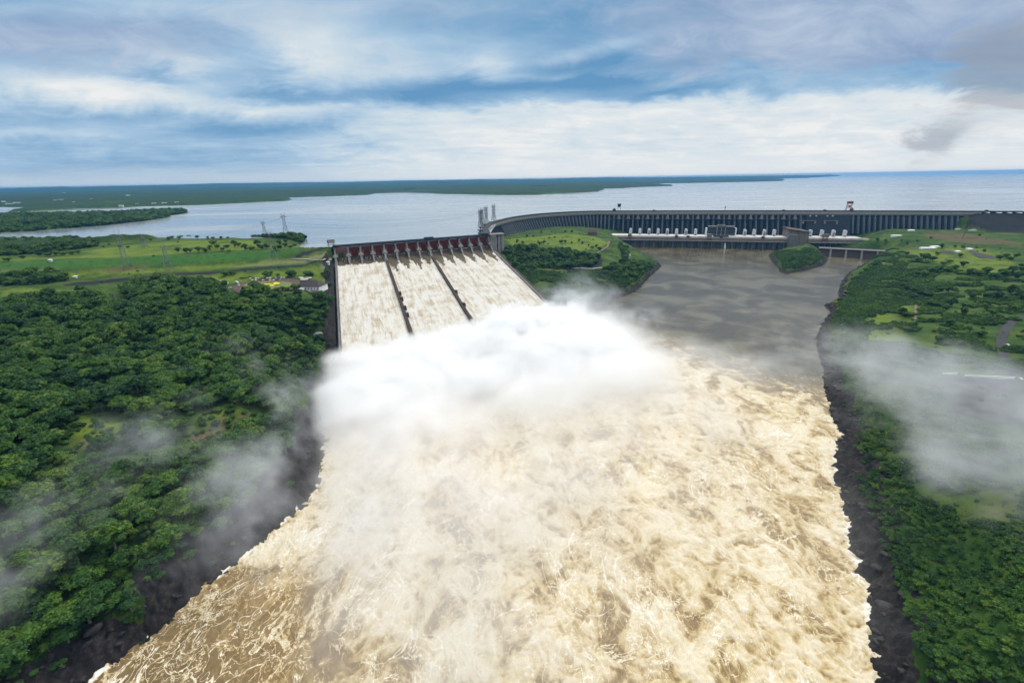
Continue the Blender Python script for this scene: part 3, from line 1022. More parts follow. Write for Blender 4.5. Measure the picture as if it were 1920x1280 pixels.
def crown_geo(seed, R, H, lobes, leaves, leaf, flat=.7, lift=.35):
    """Unequal lobes of leaf clumps round a ragged core; crown spans z from lift*H to H."""
    r = np.random.default_rng(seed)
    V, Fc, T = [], [], []
    n = 0
    L = []
    for k in range(lobes):
        a = k * 2.4 + r.random() * .9
        q = math.sqrt((k + .3) / lobes) * R * .72
        lr = R * r.uniform(.24, .46)
        zc = H * (lift + (1 - lift) * (.42 + .38 * (1 - (q / R) ** 2) * r.uniform(.6, 1.15))) - lr * .3
        L.append((q * math.cos(a), q * math.sin(a), zc, lr, r.uniform(.2, .8)))
    for _ in range(max(2, lobes // 4)):
        a = r.random() * 6.28
        q = R * r.uniform(.2, .6)
        L.append((q * math.cos(a), q * math.sin(a), H * (lift + .18), R * .34, r.uniform(.1, .5)))
    iv, fi = ico()
    for (x, y, z, lr, t) in L:
        s = lr * .80
        vv = iv * (1 + .22 * r.standard_normal((len(iv), 1))) * [s, s, s * flat] + [x, y, z]
        V.append(vv)
        Fc.append(np.c_[fi, fi[:, 2]] + n)
        T.append(np.full(len(vv), t * .7))
        n += len(vv)
    tot = sum(l[3] ** 2 for l in L)
    for (x, y, z, lr, t) in L:
        m = max(10, int(leaves * lr ** 2 / tot))
        d = r.standard_normal((m, 3))
        d[:, 2] = np.abs(d[:, 2]) * 1.0 - .25
        d /= np.linalg.norm(d, axis=1)[:, None]
        c = d * [lr, lr, lr * flat] * (r.uniform(.78, 1.16, (m, 1))) + [x, y, z]
        nn = d * .8 + r.standard_normal((m, 3)) * .55 + [0, 0, .35]
        nn /= np.linalg.norm(nn, axis=1)[:, None]
        e = np.cross(nn, r.standard_normal((m, 3)))
        e /= np.linalg.norm(e, axis=1)[:, None]
        g = np.cross(nn, e)
        s1 = leaf * r.uniform(.5, 1.25, (m, 1))
        s2 = leaf * r.uniform(.4, .95, (m, 1))
        q4 = np.stack([c - e * s1, c - g * s2 - nn * .12 * s1, c + e * s1, c + g * s2 + nn * .1 * s1], 1).reshape(-1, 3)
        V.append(q4)
        Fc.append(np.arange(m * 4).reshape(m, 4) + n)
        T.append(np.repeat(np.clip(t + r.normal(0, .18, m), 0, 1), 4))
        n += m * 4
    return np.concatenate(V), np.concatenate(Fc), np.concatenate(T), L


def crown_mesh(name, geo):
    V, Fc, T, _ = geo
    tri = Fc[:, 2] == Fc[:, 3]
    me = bpy.data.meshes.new(name)
    a, b = Fc[tri][:, :3], Fc[~tri]
    me.vertices.add(len(V))
    me.vertices.foreach_set('co', V.astype(np.float32).ravel())
    lo = np.concatenate([a.ravel(), b.ravel()]).astype(np.int32)
    me.loops.add(len(lo))
    me.loops.foreach_set('vertex_index', lo)
    me.polygons.add(len(a) + len(b))
    me.polygons.foreach_set('loop_start', np.concatenate([np.arange(len(a)) * 3, len(a) * 3 + np.arange(len(b)) * 4]).astype(np.int32))
    me.update(calc_edges=True)
    attr(me, 'tint', T)
    me.materials.append(M_LEAF)
    return me


def trunk_mesh(name, geo, H, R, seed):
    r = random.Random(seed)
    mb = MB()
    t = R * .055 + .12
    fork = H * .34
    mb.tube([(0, 0, -2.5), (r.uniform(-.2, .2), r.uniform(-.2, .2), fork * .5), (0, 0, fork)], [t * 1.35, t, t * .85], 7)
    for (x, y, z, lr, _) in sorted(geo[3], key=lambda l: -l[3])[:6]:
        mb.tube([(0, 0, fork * .92), (x * .45, y * .45, fork + (z - fork) * .6), (x * .9, y * .9, z)], [t * .6, t * .4, t * .2], 5)
    me = bpy.data.meshes.new(name)
    me.from_pydata(mb.v, [], mb.f)
    me.materials.append(M_BARK)
    return me


# (radius, height, lobes, leaf clumps, clump size, flatness, height where the crown starts)
SPECS = [(5.6, 10, 13, 1000, .60, .78, .14), (7.2, 12, 17, 1300, .62, .70, .18), (4.4, 9.5, 9, 760, .56, .9, .10), (6.2, 8.5, 12, 900, .60, .62, .14),
         (3.6, 7.5, 8, 560, .50, .95, .08), (8.2, 11, 20, 1500, .66, .62, .18)]
PROTO = []
for i, (R, H, lb, lv, lf, fl, li) in enumerate(SPECS):
    gq = crown_geo(100 + i, R, H, lb, lv, lf, fl, li)
    PROTO.append((crown_mesh('crown', gq), trunk_mesh('trunk', gq, H, R, i), R, H))
# low shrub
gq = crown_geo(200, 2.2, 2.6, 7, 260, .42, .8, 0.0)
SHRUB_ME = crown_mesh('foliage', gq)

TREES = []      # (x, y, z, scale, proto, source)


def tree_at(x, y, R, src, kind=None):
    k = kind if kind is not None else int(rng.choice([0, 1, 2, 3, 5, 0, 3], 1)[0])
    TREES.append([x, y, 0, R / PROTO[k][2], k, src])


# single trees and small groves, placed where they stand in the fields: (photo x, y of the foot, crown radius)
SINGLES = [(16, 490, 8), (44, 485, 6), (203, 448, 6), (205, 459, 3), (172, 463, 2.5), (195, 464, 3), (225, 466, 4), (240, 465, 4), (268, 452, 6), (283, 451, 4.5), (317, 450, 5), (336, 449, 5), (30, 480, 6), (60, 477, 6),
           (76, 480, 7), (90, 481, 7), (105, 480, 7), (120, 479, 7), (135, 478, 6), (148, 476, 5), (96, 470, 6), (334, 455, 3), (400, 459, 8), (408, 466, 6), (372, 472, 7), (358, 473, 5), (335, 473, 6), (350, 474, 6), (385, 474, 6), (395, 470, 6), (425, 465, 6), (440, 463, 7), (448, 461, 6),
           (418, 470, 5), (430, 473, 4), (460, 470, 7), (472, 469, 7), (484, 465, 8), (492, 468, 6), (499, 466, 5), (503, 464, 4), (449, 443, 4), (460, 445, 3), (415, 448, 4), (428, 447, 4), (400, 448, 5), (390, 449, 4), (370, 447, 5), (355, 446, 6), (340, 446, 6), (323, 447, 5),
           (535, 463, 6), (545, 465, 5), (525, 468, 6), (515, 470, 5), (537, 456, 6), (524, 460, 6), (553, 462, 5),
           (424, 517, 8), (434, 514, 4), (440, 515, 4), (408, 534, 5), (421, 537, 6), (402, 528, 4), (500, 519, 7), (508, 515, 6), (521, 517, 4), (547, 519, 9), (553, 517, 5), (578, 519, 9), (586, 518, 5), (615, 520, 7), (606, 515, 4), (618, 535, 5), (570, 536, 5), (572, 540, 4),
           (478, 545, 9), (490, 547, 10), (470, 552, 8), (500, 552, 8), (484, 556, 8), (521, 547, 6), (530, 545, 4), (540, 545, 5), (552, 544, 6), (560, 543, 5), (512, 546, 3), (604, 545, 4), (452, 522, 2), (457, 522, 2), (462, 522, 2), (467, 521, 2), (472, 521, 2),
           (1052, 456, 8), (1060, 455, 5), (1072, 457, 3.5), (988, 445, 5), (1000, 444, 4), (1030, 447, 4), (1040, 446, 4), (970, 456, 6), (980, 457, 5), (1012, 459, 8), (1020, 458, 6), (1002, 462, 5), (1086, 454, 5), (1092, 458, 5), (1112, 450, 3), (1110, 466, 6), (1118, 464, 5), (1104, 462, 4), (1124, 470, 6), (1015, 437, 4), (1060, 436, 5), (1072, 436, 5),
           (1480, 492, 5), (1488, 488, 6), (1498, 490, 5), (1505, 494, 5), (1492, 476, 4), (1484, 480, 4), (1518, 497, 4), (1470, 500, 4),
           (1622, 508, 6), (1631, 503, 5), (1640, 499, 7), (1720, 490, 9), (1735, 487, 9), (1748, 489, 8), (1728, 482, 7), (1757, 478, 6), (1764, 466, 6), (1790, 464, 5), (1805, 466, 5), (1768, 497, 7), (1780, 493, 6), (1700, 478, 5), (1800, 482, 5), (1745, 512, 10), (1760, 508, 9), (1775, 512, 9), (1790, 505, 7), (1720, 516, 8), (1733, 520, 8), (1806, 500, 8), (1820, 516, 8), (1834, 520, 9), (1850, 514, 9), (1862, 522, 10), (1880, 518, 9), (1896, 515, 9), (1908, 524, 9), (1915, 508, 7), (1875, 487, 8), (1885, 484, 7), (1895, 488, 8), (1905, 482, 6), (1916, 500, 6),
           (1700, 545, 7), (1715, 548, 8), (1728, 553, 8), (1740, 556, 7), (1712, 560, 6), (1692, 538, 5), (1764, 545, 6), (1778, 548, 6), (1745, 572, 7), (1757, 576, 8), (1770, 580, 7), (1784, 575, 7), (1690, 592, 6), (1702, 594, 6), (1820, 560, 6), (1850, 556, 6), (1895, 552, 8), (1908, 558, 9), (1916, 566, 8), (1870, 560, 7), (1838, 568, 5), (1805, 590, 6), (1830, 596, 5), (1860, 590, 6), (1900, 582, 6), (1780, 610, 6), (1700, 620, 5), (1840, 630, 5), (1760, 640, 5), (1800, 650, 5), (1845, 472, 4), (1830, 466, 4), (1700, 458, 4), (1690, 452, 5), (1660, 452, 5), (1645, 450, 5), (1720, 452, 4), (1836, 442, 4), (1745, 448, 4)]
for (px, py, R) in SINGLES:
    if (px, py) in ((1480, 492),):
        pass
    p = ground(px, py)
    tree_at(p[0], p[1], R, 'single')

# the forest: jittered grid over the traced outlines, thinned by noise and by the clearings
def scatter(P, step, thin, seed, rr=(3.8, 7.4), clear=CLEAR):
    r = np.random.default_rng(seed)
    lo, hi = P.min(0), P.max(0)
    lo = np.maximum(lo, [-3600, -100])
    hi = np.minimum(hi, [3000, 4000])
    xs = np.arange(lo[0], hi[0], step)
    ys = np.arange(lo[1], hi[1], step)
    X, Y = np.meshgrid(xs, ys)
    X = X.ravel() + r.uniform(-.5, .5, X.size) * step
    Y = Y.ravel() + r.uniform(-.5, .5, Y.size) * step
    m = inside(X, Y, P)
    X, Y = X[m], Y[m]
    for C in clear:
        m = sdist(X, Y, C) > 3 + 4 * pnoise(X / 9, Y / 9)
        X, Y = X[m], Y[m]
    m = (fbm(X / 45, Y / 45, 3) > thin)
    X, Y = X[m], Y[m]
    sd = np.maximum(sdist(X, Y, RIVER), -sdist(X, Y, ISLAND))
    m = sd > (17 if step > 4 else 9) + 8 * fbm(X / 18, Y / 18, 3)
    X, Y = X[m], Y[m]
    R = np.clip(r.gamma(4, 1.35, X.size), rr[0] * .7, rr[1] * 1.15) * (1 + .25 * fbm(X / 60, Y / 60, 2))
    return X, Y, R


for i, P in enumerate(FOREST):
    X, Y, R = scatter(P, 6.3 if i == 0 else 7.5, -.72 if i != 5 else -.3, 40 + i, (3.4, 8.2) if i == 0 else (3.2, 6.5))
    for x, y, r1_ in zip(X, Y, R):
        if np.hypot(x, y) > 110:
            tree_at(x, y, r1_, 'forest')
P = np.array(LAND[1][0])
X, Y, R = scatter(P, 13, -.55, 71, (6, 10), [])
for x, y, r1_ in zip(X, Y, R):
    if abs(math.atan2(x, y)) < 1.05 and -np.array(sdist(np.array([x]), np.array([y]), P))[0] > 6:
        tree_at(x, y, rng.uniform(6, 10), 'forest')

TA = np.array([t[:5] for t in TREES], float)
TSRC = np.array([t[5] for t in TREES])
TA[:, 2] = height(TA[:, 0], TA[:, 1])
ok = (TA[:, 2] > 2.5) & (np.hypot(TA[:, 0], TA[:, 1]) > 60)
TA, TSRC = TA[ok], TSRC[ok]
px_t, py_t = proj(np.c_[TA[:, 0], TA[:, 1], TA[:, 2] + 6])
Rw = TA[:, 3] * np.array([PROTO[int(k)][2] for k in TA[:, 4]])
app = Rw / np.hypot(TA[:, 0], TA[:, 1])
infr = (px_t > -5) & (px_t < 1925) & (py_t < 1285) & (py_t > 380)
infr &= np.hypot(TA[:, 0], TA[:, 1]) < 3000
single = TSRC == 'single'
order = np.argsort(-app * infr)
n_single = int(single.sum())
pick = [i for i in order if not single[i] and infr[i]][:max(0, 296 - n_single)]
indiv = list(np.where(single)[0]) + pick
rz_all = rng.random(len(TA)) * 6.283


def place_words(x, y, pxx, pyy):
    if pxx < 640:
        if pyy < 470 and y > 1000:
            return 'on the left reservoir shore'
        if pyy < 500:
            return 'in the left meadow'
        if pyy < 560 and pxx > 380:
            return 'by the car park lawn'
        if pyy > 1150:
            return 'above the lower left rock' if pxx > 110 else 'at the bottom left edge of the photo'
        if pyy > 1000:
            return 'above the black river rock' if pxx > 170 else 'on the lower left forest edge'
        if pyy > 850:
            return 'in the misty left forest' if pxx > 200 else 'in the forest at the left edge'
        return 'behind the grassy clearing'
    if pxx < 1240:
        return 'on the headland below the dam'
    if pxx < 1560:
        return 'on the small island by the powerhouse'
    if pyy < 475:
        return 'below the dam right end'
    if pyy < 530:
        return 'beside the right bank car parks'
    if pyy < 600:
        return 'on the right bank meadow'
    return 'near the winding road'


SHAPES = ['domed', 'wide spreading', 'narrow upright', 'flat-topped', 'small rounded', 'broad umbrella-shaped']
used_labels = {}
roots = []
crown_cnt = {}
indiv.sort(key=lambda i: (place_words(TA[i, 0], TA[i, 1], px_t[i], py_t[i]), px_t[i]))
by_place = {}
for i in indiv:
    by_place.setdefault(place_words(TA[i, 0], TA[i, 1], px_t[i], py_t[i]), []).append(i)
ORD = ['leftmost', 'second', 'third', 'fourth', 'fifth', 'sixth', 'seventh', 'eighth', 'ninth', 'tenth', 'eleventh', 'twelfth', 'thirteenth', 'fourteenth', 'fifteenth', 'sixteenth', 'seventeenth', 'eighteenth', 'nineteenth', 'twentieth']
ORD += ['twenty-' + o for o in ('first', 'second', 'third', 'fourth', 'fifth', 'sixth', 'seventh', 'eighth', 'ninth')] + ['thirtieth'] + ['thirty-' + o for o in ('first', 'second', 'third', 'fourth', 'fifth', 'sixth', 'seventh', 'eighth', 'ninth')] + ['fortieth']
for where, ids in by_place.items():
    keyed = {}
    for i in ids:
        keyed.setdefault((int(TA[i, 4]), 'large' if Rw[i] > 7.2 else ('mid-sized' if Rw[i] > 4.6 else 'small')), []).append(i)
    for (k, size), lst in keyed.items():
        for j, i in enumerate(lst):
            x, y, z, sc, kk = TA[i]
            cm_, tm_, R, H = PROTO[k]
            root = empty('tree', (x, y, z), rz_all[i])
            root.scale = (sc, sc, sc * rng.uniform(.9, 1.1))
            link('crown', cm_, None, root)
            link('trunk', tm_, None, root)
            o_ = '' if len(lst) == 1 else (ORD[j] + (' from the left, ' if j else ' ') if j < len(ORD) else '')
            lab = f'{o_}{size} {SHAPES[k]} tree {where}'
            if j >= len(ORD):
                lab = f'{size} {SHAPES[k]} tree {where}'
            tag(root, lab, 'tree', 'trees ' + where)

iset = set(indiv)
rest = np.array([i for i in range(len(TA)) if i not in iset])


def merged_proto(k):
    c, t, R, H = PROTO[k]
    me = bpy.data.meshes.new('tree_shape')
    bm = bmesh.new()
    bm.from_mesh(c)
    n0 = len(bm.faces)
    bm.from_mesh(t)
    bm.faces.ensure_lookup_table()
    for f in bm.faces[n0:]:
        f.material_index = 1
    bm.to_mesh(me)
    bm.free()
    me.materials.append(M_LEAF)
    me.materials.append(M_BARK)
    return me


def instanced(name, pts, shapes, label):
    """One object: points whose geometry nodes set one of the shapes on each."""
    me = bpy.data.meshes.new(name)
    me.from_pydata([tuple(p[:3]) for p in pts], [], [])
    attr(me, 'sc', pts[:, 3])
    attr(me, 'kind_no', pts[:, 4])
    attr(me, 'turn', rng.random(len(pts)) * 6.283)
    ng = bpy.data.node_groups.new(name, 'GeometryNodeTree')
    ng.interface.new_socket('Geometry', in_out='INPUT', socket_type='NodeSocketGeometry')
    ng.interface.new_socket('Geometry', in_out='OUTPUT', socket_type='NodeSocketGeometry')
    N, L = ng.nodes, ng.links
    gi, go, jn = N.new('NodeGroupInput'), N.new('NodeGroupOutput'), N.new('GeometryNodeJoinGeometry')

    def named(nm):
        a = N.new('GeometryNodeInputNamedAttribute')
        a.data_type = 'FLOAT'
        a.inputs['Name'].default_value = nm
        return a.outputs['Attribute']
    kd, sc, tn = named('kind_no'), named('sc'), named('turn')
    rot = N.new('ShaderNodeCombineXYZ')
    L.new(tn, rot.inputs[2])
    for k, ms in shapes.items():
        so = bpy.data.objects.new(name + '_shape', ms)
        oi = N.new('GeometryNodeObjectInfo')
        oi.inputs[0].default_value = so
        cmp_ = N.new('ShaderNodeMath')
        cmp_.operation = 'COMPARE'
        L.new(kd, cmp_.inputs[0])
        cmp_.inputs[1].default_value = k
        cmp_.inputs[2].default_value = .1
        ip = N.new('GeometryNodeInstanceOnPoints')
        L.new(gi.outputs[0], ip.inputs['Points'])
        L.new(cmp_.outputs[0], ip.inputs['Selection'])
        L.new(oi.outputs['Geometry'], ip.inputs['Instance'])
        L.new(rot.outputs[0], ip.inputs['Rotation'])
        L.new(sc, ip.inputs['Scale'])
        L.new(ip.outputs[0], jn.inputs[0])
    L.new(jn.outputs[0], go.inputs[0])
    o = link(name, me)
    md = o.modifiers.new('growth', 'NODES')
    md.node_group = ng
    tag(o, label, 'forest' if 'forest' in name else 'shrubs', kind='stuff')
    return o


instanced('forest', TA[rest], {k: merged_proto(k) for k in range(len(PROTO))}, 'dense green forest canopy covering the left bank and headlands')
# shrubs and scrub on the slopes
S = []
NS_ = len(SHRUB)
for i, P in enumerate(SHRUB + [FOREST[0], FOREST[4], FOREST[5]]):
    X, Y, R = scatter(P, 3.0 if i < NS_ else 6.0, (-.45, -.5, -.3, -.45, -.6, .10, -.35)[i] if i < NS_ else -.9, 90 + i, (1, 9), [] if i < NS_ else CLEAR[2:])
    k = rng.random(len(X)) < (.85 if i < NS_ else .6)
    q_ = fbm(X / 40, Y / 40, 3)
    for x, y, g_ in zip(X[k], Y[k], q_[k]):
        S.append((x, y, 0, rng.uniform(.5, 1.2) * (1.25 + .7 * g_), 0))
_x0, _y0 = GX.ravel(), GY.ravel()
mm = (r0 < 1900) & ~gup & (forest < .1) & (rng.random(len(_x0)) < .012)
for x, y in zip(_x0[mm], _y0[mm]):
    if fbm(np.array([x / 50]), np.array([y / 50]), 3)[0] > .12:
        S.append((x, y, 0, rng.uniform(.5, 1.3), 0))
S = np.array(S, float)
S[:, 2] = height(S[:, 0], S[:, 1]) - .3
_sr = np.maximum(sdist(S[:, 0], S[:, 1], RIVER), -sdist(S[:, 0], S[:, 1], ISLAND))
S = S[(S[:, 2] > 3) & (_sr > 11 + 6 * fbm(S[:, 0] / 15, S[:, 1] / 15, 2)) & (sdist(S[:, 0], S[:, 1], gpoly([(425, 534), (470, 520), (560, 518), (606, 524), (604, 545), (560, 548), (470, 556)])) > 2)]
instanced('scrub', S, {0: SHRUB_ME}, 'low green scrub scattered over the river slopes')
print('TREES', len(TA), 'individual', len(indiv), 'singles', n_single, 'shrubs', len(S))

# ------------------------------------------------------------------ boulders on the rock banks
def rock_mesh():
    r = np.random.default_rng(5)
    v, f = ico()
    n = np.sin(v @ r.normal(0, 3, (3, 3)) + 1).sum(1)
    v = v * (1 + .16 * n[:, None]) * [1.2, .9, .7]
    me = mesh_np('rock_shape', v, f)
    me.materials.append(M_ROCK)
    return me


t = NT('wet_rock')
p = t.n('ShaderNodeNewGeometry').outputs['Position']
M_ROCK = t.out(bsdf(t, t.ramp(t.noise(p, .8, 6, .7), [(.35, (.010, .010, .011)), (.6, (.038, .034, .033)), (.8, (.09, .078, .07))]), .7, .3))
P = np.array(RIVER)
B = []
for a, b in zip(P[:-1], P[1:]):
    L = np.hypot(*(b - a))
    d = (b - a) / max(L, 1e-6)
    for k in range(int(L / 1.6)):
        q = a + d * rng.random() * L + np.array([d[1], -d[0]]) * rng.normal(0, 9)
        B.append((q[0], q[1], 0, rng.gamma(2, .5) + .3, 0))
B = np.array(B)
B[:, 2] = height(B[:, 0], B[:, 1])
sd_ = sdist(B[:, 0], B[:, 1], RIVER)
B = B[(B[:, 2] > -.8) & (sd_ > -3) & (sd_ < 26)]
ob = instanced('river_rocks', B, {0: rock_mesh()}, 'dark wet boulders strewn along the river banks')
ob['category'] = 'rocks'
# ------------------------------------------------------------------ materials of the works
def concrete(name, base, dark, rough=.85, streak=True, sc=.25):
    t = NT(name)
    p = t.n('ShaderNodeNewGeometry').outputs['Position']
    a = t.noise(p, sc, 6, .65, .3)
    b = t.noise(t.n('ShaderNodeMapping', {0: p, 3: (1.0, 1.0, .09)}).outputs[0], .55, 5, .7)
    f = t.math('ADD', t.math('MULTIPLY', a, .45), t.math('MULTIPLY', b, .55)) if streak else a
    c = t.ramp(f, [(.38, dark), (.56, base), (.75, tuple(min(1, q * 1.25) for q in base))])
    return t.out(bsdf(t, c, rough, .25, bump=a, bstr=.3, bdist=.4))


M_CON = concrete('weathered_concrete', (.21, .20, .19), (.07, .068, .068))
M_PALE = concrete('pale_concrete', (.40, .355, .315), (.22, .195, .175))
M_DARKC = concrete('stained_shaded_concrete', (.034, .042, .058), (.012, .016, .026))  # dark tone holds the shade of the dam recesses as well as stains
M_BUT = concrete('buttress_concrete', (.13, .14, .155), (.035, .042, .058))
M_ROADC = simple_mat('asphalt', (.04, .04, .042), .9, .25, .3)
M_BROWN = concrete('brown_wet_concrete', (.065, .042, .032), (.018, .013, .012))
M_RED = simple_mat('red_gate_paint', (.20, .034, .012), .6, .35, .35)
M_PINK = simple_mat('pink_paint', (.40, .17, .13), .65, .25, .4)
M_WHITE = simple_mat('white_paint', (.80, .80, .78), .5, .06, .5)
M_TAN = concrete('tan_concrete', (.26, .21, .17), (.13, .105, .09))
M_STEEL = simple_mat('galvanised_steel', (.26, .27, .28), .5, .15, 1.0, .6)
M_DSTEEL = simple_mat('dark_steel', (.035, .038, .045), .55, .2, 1.0, .3)
M_CRANE = simple_mat('red_crane_paint', (.22, .05, .035), .5, .2, .4)
M_GLASS = simple_mat('dark_glass', (.025, .035, .05), .12, .2, .2, 0, .6)
M_YELLOW = simple_mat('yellow_flowers', (.62, .52, .02), .8, .25, .9)
M_TILE = simple_mat('brown_roof', (.10, .065, .055), .8, .25, .3)


def z_at(x, y, py):
    lo, hi = -50., 230.
    for _ in range(40):
        mid = (lo + hi) / 2
        if proj([[x, y, mid]])[1][0] > py:
            lo = mid
        else:
            hi = mid
    return (lo + hi) / 2


def xy(*a):
    return tuple(float(v) for v in a)


# ------------------------------------------------------------------ spillway
def ST(a, s, z):
    p = sp(a, s)
    return (p[0] - SO[0], p[1] - SO[1], z)


spill = empty('spillway', (SO[0], SO[1], 0))
tag(spill, 'concrete spillway with fourteen red gates and three white foaming chutes', 'spillway')
EDGES = [i * 24.75 for i in range(9)] + [198 + 24.5 * i for i in range(1, 7)]


def floor_z(s):
    return chute_z(s) + 3.2 * math.exp(-max(s, 0) / 14)


mb = MB()
mb.prism([(-14, 30), (-14, 82), (0, 84), (12, 83.2), (40, 77), (40, 30)], -6, 351, lambda r, p, q: ST(r, p, q))
mb.build('weir_body', M_CON, spill)
mb = MB()
for k in range(0, 27):
    s0_, s1_ = 36 + k * 13.7, 36 + (k + 1) * 13.7
    mb.hexa([ST(-4, s0_, floor_z(s0_) - 8), ST(349, s0_, floor_z(s0_) - 8), ST(349, s1_, floor_z(s1_) - 8), ST(-4, s1_, floor_z(s1_) - 8),
             ST(-4, s0_, floor_z(s0_) - .4), ST(349, s0_, floor_z(s0_) - .4), ST(349, s1_, floor_z(s1_) - .4), ST(-4, s1_, floor_z(s1_) - .4)])
mb.build('chute_floor', M_CON, spill)
mb = MB()
mb.box((-5, -9, 110.2), (350, 7, 112.6), ST)
mb.box((-5, 6.4, 112.6), (350, 7, 113.8), ST)
mb.box((-5, -9, 112.6), (350, -8.4, 113.8), ST)
mb.build('crest_deck', M_DARKC, spill)
for a_, w_ in ((200.5, 10), (338, 9)):
    mb = MB()
    mb.box((a_ - w_, -6, 113.4), (a_ + w_, 6.2, 116.4), ST)
    mb.box((a_ - w_ - .8, -6.8, 116.4), (a_ + w_ + .8, 7, 117.1), ST)
    mb.build('hoist_house', M_DARKC, spill)
for j, a_ in enumerate(EDGES):
    t_ = 2.3 if j in (4, 8) else 1.9
    if j == 0:
        a_ = -1.5
    if j == 14:
        a_ = 346
    mb = MB()
    mb.prism([(-12, 60), (-12, 110.2), (6, 110.2), (9, 104), (17, 97), (17, 93), (23, 92.5), (30, 87), (42, 78.5), (42, 60)], a_ - t_, a_ + t_, lambda r, p, q: ST(r, p, q))
    mb.prism([(42, 60), (42, 78.5), (45.5, 76.5), (45.5, 60)], a_ - t_ * .55, a_ + t_ * .55, lambda r, p, q: ST(r, p, q))
    pr = mb.build('pier', M_CON, spill)
    mb = MB()
    mb.box((a_ - 5.2, 16.5, 92.2), (a_ + 5.2, 22.4, 95.0), ST)
    mb.box((a_ - 3.2, 17.5, 95.0), (a_ + 3.2, 21, 97.2), ST)
    mb.build('trunnion_beam', M_PALE, pr)
for j in range(14):
    a0, a1 = EDGES[j] + 2.4, EDGES[j + 1] - 2.4
    if j == 0:
        a0 = .9
    mb = MB()
    NSEG = 9
    prof = []
    for k in range(NSEG + 1):
        th = math.radians(-17 + 62 * k / NSEG)
        prof.append((20.5 - 20.5 * math.cos(th) * 1.0, 95.5 + 0 + 20.5 * math.sin(th)))
    zs = np.array([p[1] for p in prof])
    pf = [(p[0] - 1.5, 87.2 + (p[1] - zs[0]) / (zs[-1] - zs[0]) * 22.4) for p in prof]
    for k in range(NSEG):
        (s0_, z0_), (s1_, z1_) = pf[k], pf[k + 1]
        mb.hexa([ST(a0, s0_, z0_), ST(a1, s0_, z0_), ST(a1, s0_ - .35, z0_), ST(a0, s0_ - .35, z0_), ST(a0, s1_, z1_), ST(a1, s1_, z1_), ST(a1, s1_ - .35, z1_), ST(a0, s1_ - .35, z1_)])
        if k:
            mb.box((a0, s0_, z0_ - .28), (a1, s0_ + 1.1, z0_ + .28), ST)
    for q in np.linspace(a0 + .4, a1 - .4, 8):
        for k in range(NSEG):
            (s0_, z0_), (s1_, z1_) = pf[k], pf[k + 1]
            mb.hexa([ST(q - .2, s0_ + .8, z0_), ST(q + .2, s0_ + .8, z0_), ST(q + .2, s0_, z0_), ST(q - .2, s0_, z0_), ST(q - .2, s1_ + .8, z1_), ST(q + .2, s1_ + .8, z1_), ST(q + .2, s1_, z1_), ST(q - .2, s1_, z1_)])
    gt = mb.build('gate', M_PINK if j == 0 else M_RED, spill)  # left end gate gets a lighter pink than the red ones
    if j == 0:
        gt['label'] = 'pink spillway gate at the left end'
    for q in (a0 + 1.2, a1 - 1.2):
        mb = MB()
        s_ = 1 if q > (a0 + a1) / 2 else -1
        for zz in (91, 97, 103):
            k = (zz - 87.2) / 22.4 * NSEG
            mb.bar(ST(q - s_ * 2.6, pf[int(k)][0] + .6, zz), ST(q, 19, 96), .42)
        mb.build('gate_arm', M_TAN, gt)
# walls of the chutes
def wall(a_, t_, s0, s1, up, mat, name, out=0.0):
    mb = MB()
    n = 24
    for k in range(n):
        q0, q1 = s0 + (s1 - s0) * k / n, s0 + (s1 - s0) * (k + 1) / n
        u0 = up if q0 > 60 else up
        z0_, z1_ = chute_z(q0), chute_z(q1)
        if q1 > s1 - 40:
            z1_ += (q1 - (s1 - 40)) * .09
        if q0 > s1 - 40:
            z0_ += (q0 - (s1 - 40)) * .09
        mb.hexa([ST(a_ - t_ - out, q0, z0_ - 12), ST(a_ + t_, q0, z0_ - 12), ST(a_ + t_, q1, z1_ - 12), ST(a_ - t_ - out, q1, z1_ - 12),
                 ST(a_ - t_, q0, z0_ + up), ST(a_ + t_, q0, z0_ + up), ST(a_ + t_, q1, z1_ + up), ST(a_ - t_, q1, z1_ + up)])
    return mb.build(name, mat, spill)


wall(-2.2, 1.2, 42, 428, 3.4, M_CON, 'side_wall', 3)
for a_, blocks, end in ((99, (222, 246, 285, 312), 408), (198, (246, 304), 384)):
    wl_ = wall(a_, 2.5, 44, end, 4.6, M_BROWN, 'divider_wall')
    for s_ in blocks:
        mb = MB()
        mb.box((a_ + 1.5, s_, chute_z(s_) - 6), (a_ + 5.6, s_ + 10, chute_z(s_) + 5.3), ST)
        mb.build('aerator_block', M_BROWN, wl_)
    mb = MB()
    mb.prism([(end - 16, chute_z(end) - 10), (end - 16, chute_z(end) + 6.6), (end - 2, chute_z(end) + 9.6), (end + 8, chute_z(end) + 8.5), (end + 8, chute_z(end) - 10)], a_ - 3.2, a_ + 3.2, lambda r, p, q: ST(r, p, q))
    mb.build('nose_block', M_CON, wl_)
wall(348.5, 1.6, 42, 400, 3.6, M_CON, 'side_wall')
mb = MB()
for k in range(18):
    q0, q1 = 30 + k * 20.5, 30 + (k + 1) * 20.5
    mb.hexa([ST(350.2, q0, chute_z(q0) - 14), ST(361, q0, chute_z(q0) - 14), ST(361, q1, chute_z(q1) - 14), ST(350.2, q1, chute_z(q1) - 14),
             ST(350.2, q0, chute_z(q0) + 1.6), ST(358.5, q0, chute_z(q0) + .4), ST(358.5, q1, chute_z(q1) + .4), ST(350.2, q1, chute_z(q1) + 1.6)])
mb.build('wall_footing', M_BROWN, spill)

